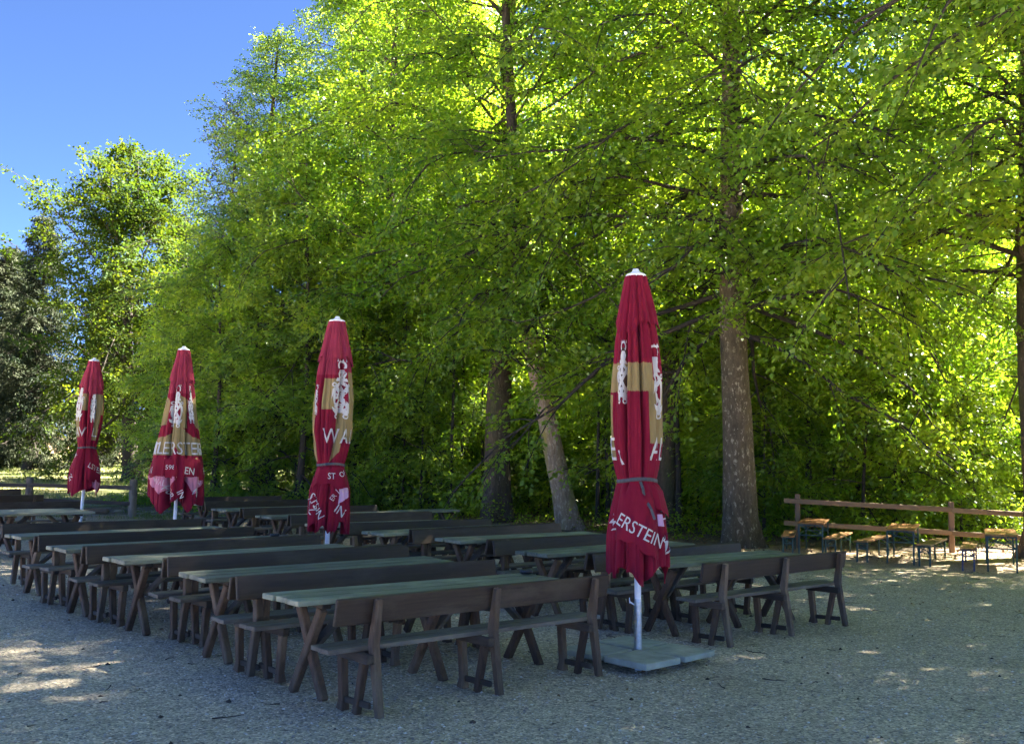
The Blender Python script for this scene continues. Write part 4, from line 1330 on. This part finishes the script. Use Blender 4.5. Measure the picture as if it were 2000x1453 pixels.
def sticks(n, seed, xr, yr, ln, rad, mat, name, label, cat, keep=None):
    rg = np.random.default_rng(seed)
    paths, rads = [], []
    while len(paths) < n:
        x, y = rg.uniform(*xr), rg.uniform(*yr)
        if keep and not keep(x, y): continue
        a = rg.uniform(0, 6.28); L = rg.uniform(*ln)
        k = 4
        s = np.linspace(0, 1, k)
        a2 = a + np.cumsum(rg.normal(0, .25, k))
        P = np.array([x, y, float(gz(x, y)) + rad * 1.2]) + np.stack([np.cumsum(np.cos(a2)) * L / k, np.cumsum(np.sin(a2)) * L / k, rg.random(k) * rad * 2], 1)
        paths.append(P); rads.append(rad * rg.uniform(.5, 1.2) * (1 - .6 * s))
    V, F = tubes(paths, rads, 4)
    me = np_mesh(name, V, F, False)
    at = me.attributes.new('tint', 'FLOAT', 'POINT')
    at.data.foreach_set('value', rg.random(len(V)).astype(np.float32))
    o = link(name, me, mat)
    tag(o, label, cat, None, 'stuff')
sticks(260, 3, (-4, 10), (4, 20), (.05, .32), .005, M['cone'], 'twigs', 'thin dark twigs scattered on the gravel', 'twigs', lambda x, y: abs(x) < .56 * y)

def scatter_leaves(n, seed, pos, leaf, mat, name, label, cat, up=0.5, w=.33):
    rg = np.random.default_rng(seed)
    P = pos(rg, n)
    n = len(P)
    A = rg.normal(0, 1, (n, 3)); A[:, 2] = np.abs(A[:, 2]) * up
    A = unit(A)
    N = rg.normal(0, .5, (n, 3)); N[:, 2] += 1
    N = unit(N - A * (N * A).sum(1, keepdims=True))
    V, F = leaf_quads(P, A, N, leaf * rg.uniform(.6, 1.3, n), w)
    o = link(name, crown_mesh(name, V, F, rg.random(n)), mat)
    tag(o, label, cat, None, 'stuff')
def under(rg, n):
    c = 2300
    y = rg.uniform(21, 50, c); x = rg.uniform(-11, 26, c)
    k = (y > floor_edge(x) + .5) & (x < .58 * y)
    x, y = x[k], y[k]
    hgt = rg.uniform(.15, .9, len(x)) ** 1.3
    i = rg.integers(0, len(x), n)
    return np.stack([x[i] + rg.normal(0, .26, n), y[i] + rg.normal(0, .26, n), gz(0, y[i]) + hgt[i] * rg.random(n) ** .7], 1)
scatter_leaves(60000, 7, under, .085, M['young_leaf'], 'undergrowth', 'low green leafy undergrowth on the floor of the wood', 'undergrowth', .8)
def dry(rg, n):
    y = rg.uniform(17, 36, n); x = rg.uniform(-8, 20, n)
    k = (rg.random(n) < np.clip((y - floor_edge(x) + 4) / 5, 0, 1)) & (np.abs(x) < .6 * y)
    return np.stack([x[k], y[k], gz(x[k], y[k]) + .028 + rg.random(k.sum()) * .02], 1)
scatter_leaves(26000, 8, dry, .055, M['dryleaf'], 'dry_leaves', 'brown dry leaves along the edge of the wood', 'dry leaves', .15, .4)
def yard(rg, n):
    y = rg.uniform(3.8, 22, n); x = rg.uniform(-7, 11, n)
    k = (np.abs(x) < .56 * y) & (np.sin(x * 1.1 + 1) + np.sin(y * .8 + x * .5) + rg.normal(0, .5, n) > .9)
    return np.stack([x[k], y[k], .008 + rg.random(k.sum()) * .012], 1)
scatter_leaves(3200, 12, yard, .035, M['dryleaf'], 'leaf_scraps', 'small brown leaf scraps drifted over the gravel', 'leaf scraps', .12, .35)
def blades(rg, n):
    y = rg.uniform(31, 80, n) ** 1.0; x = -12.4 - rg.random(n) * 30
    k = (y > 32.5 + wavy(x, 4.0) * 1.2) & (x > -.56 * y) & (np.sin(x * .9) + np.sin(y * .7 + x * .3) + rg.normal(0, .8, n) > -.6)
    return np.stack([x[k], y[k], gz(x[k], y[k]) + .02], 1)
scatter_leaves(60000, 9, blades, .20, M['grass'], 'grass', 'sunlit tufted meadow grass behind the old fence', 'grass', 2.5, .06)
def tufts(rg, n):
    c = 60
    x0, y0 = rg.uniform(-22, -7.5, c), rg.uniform(27.2, 33, c)
    i = rg.integers(0, c, n)
    x, y = x0[i] + rg.normal(0, .25, n), y0[i] + rg.normal(0, .2, n)
    return np.stack([x, y, gz(x, y) + .01], 1)
scatter_leaves(6000, 10, tufts, .12, M['grass'], 'grass_tufts', 'small grass tufts on the stony strip by the old fence', 'grass', 2.2, .06)
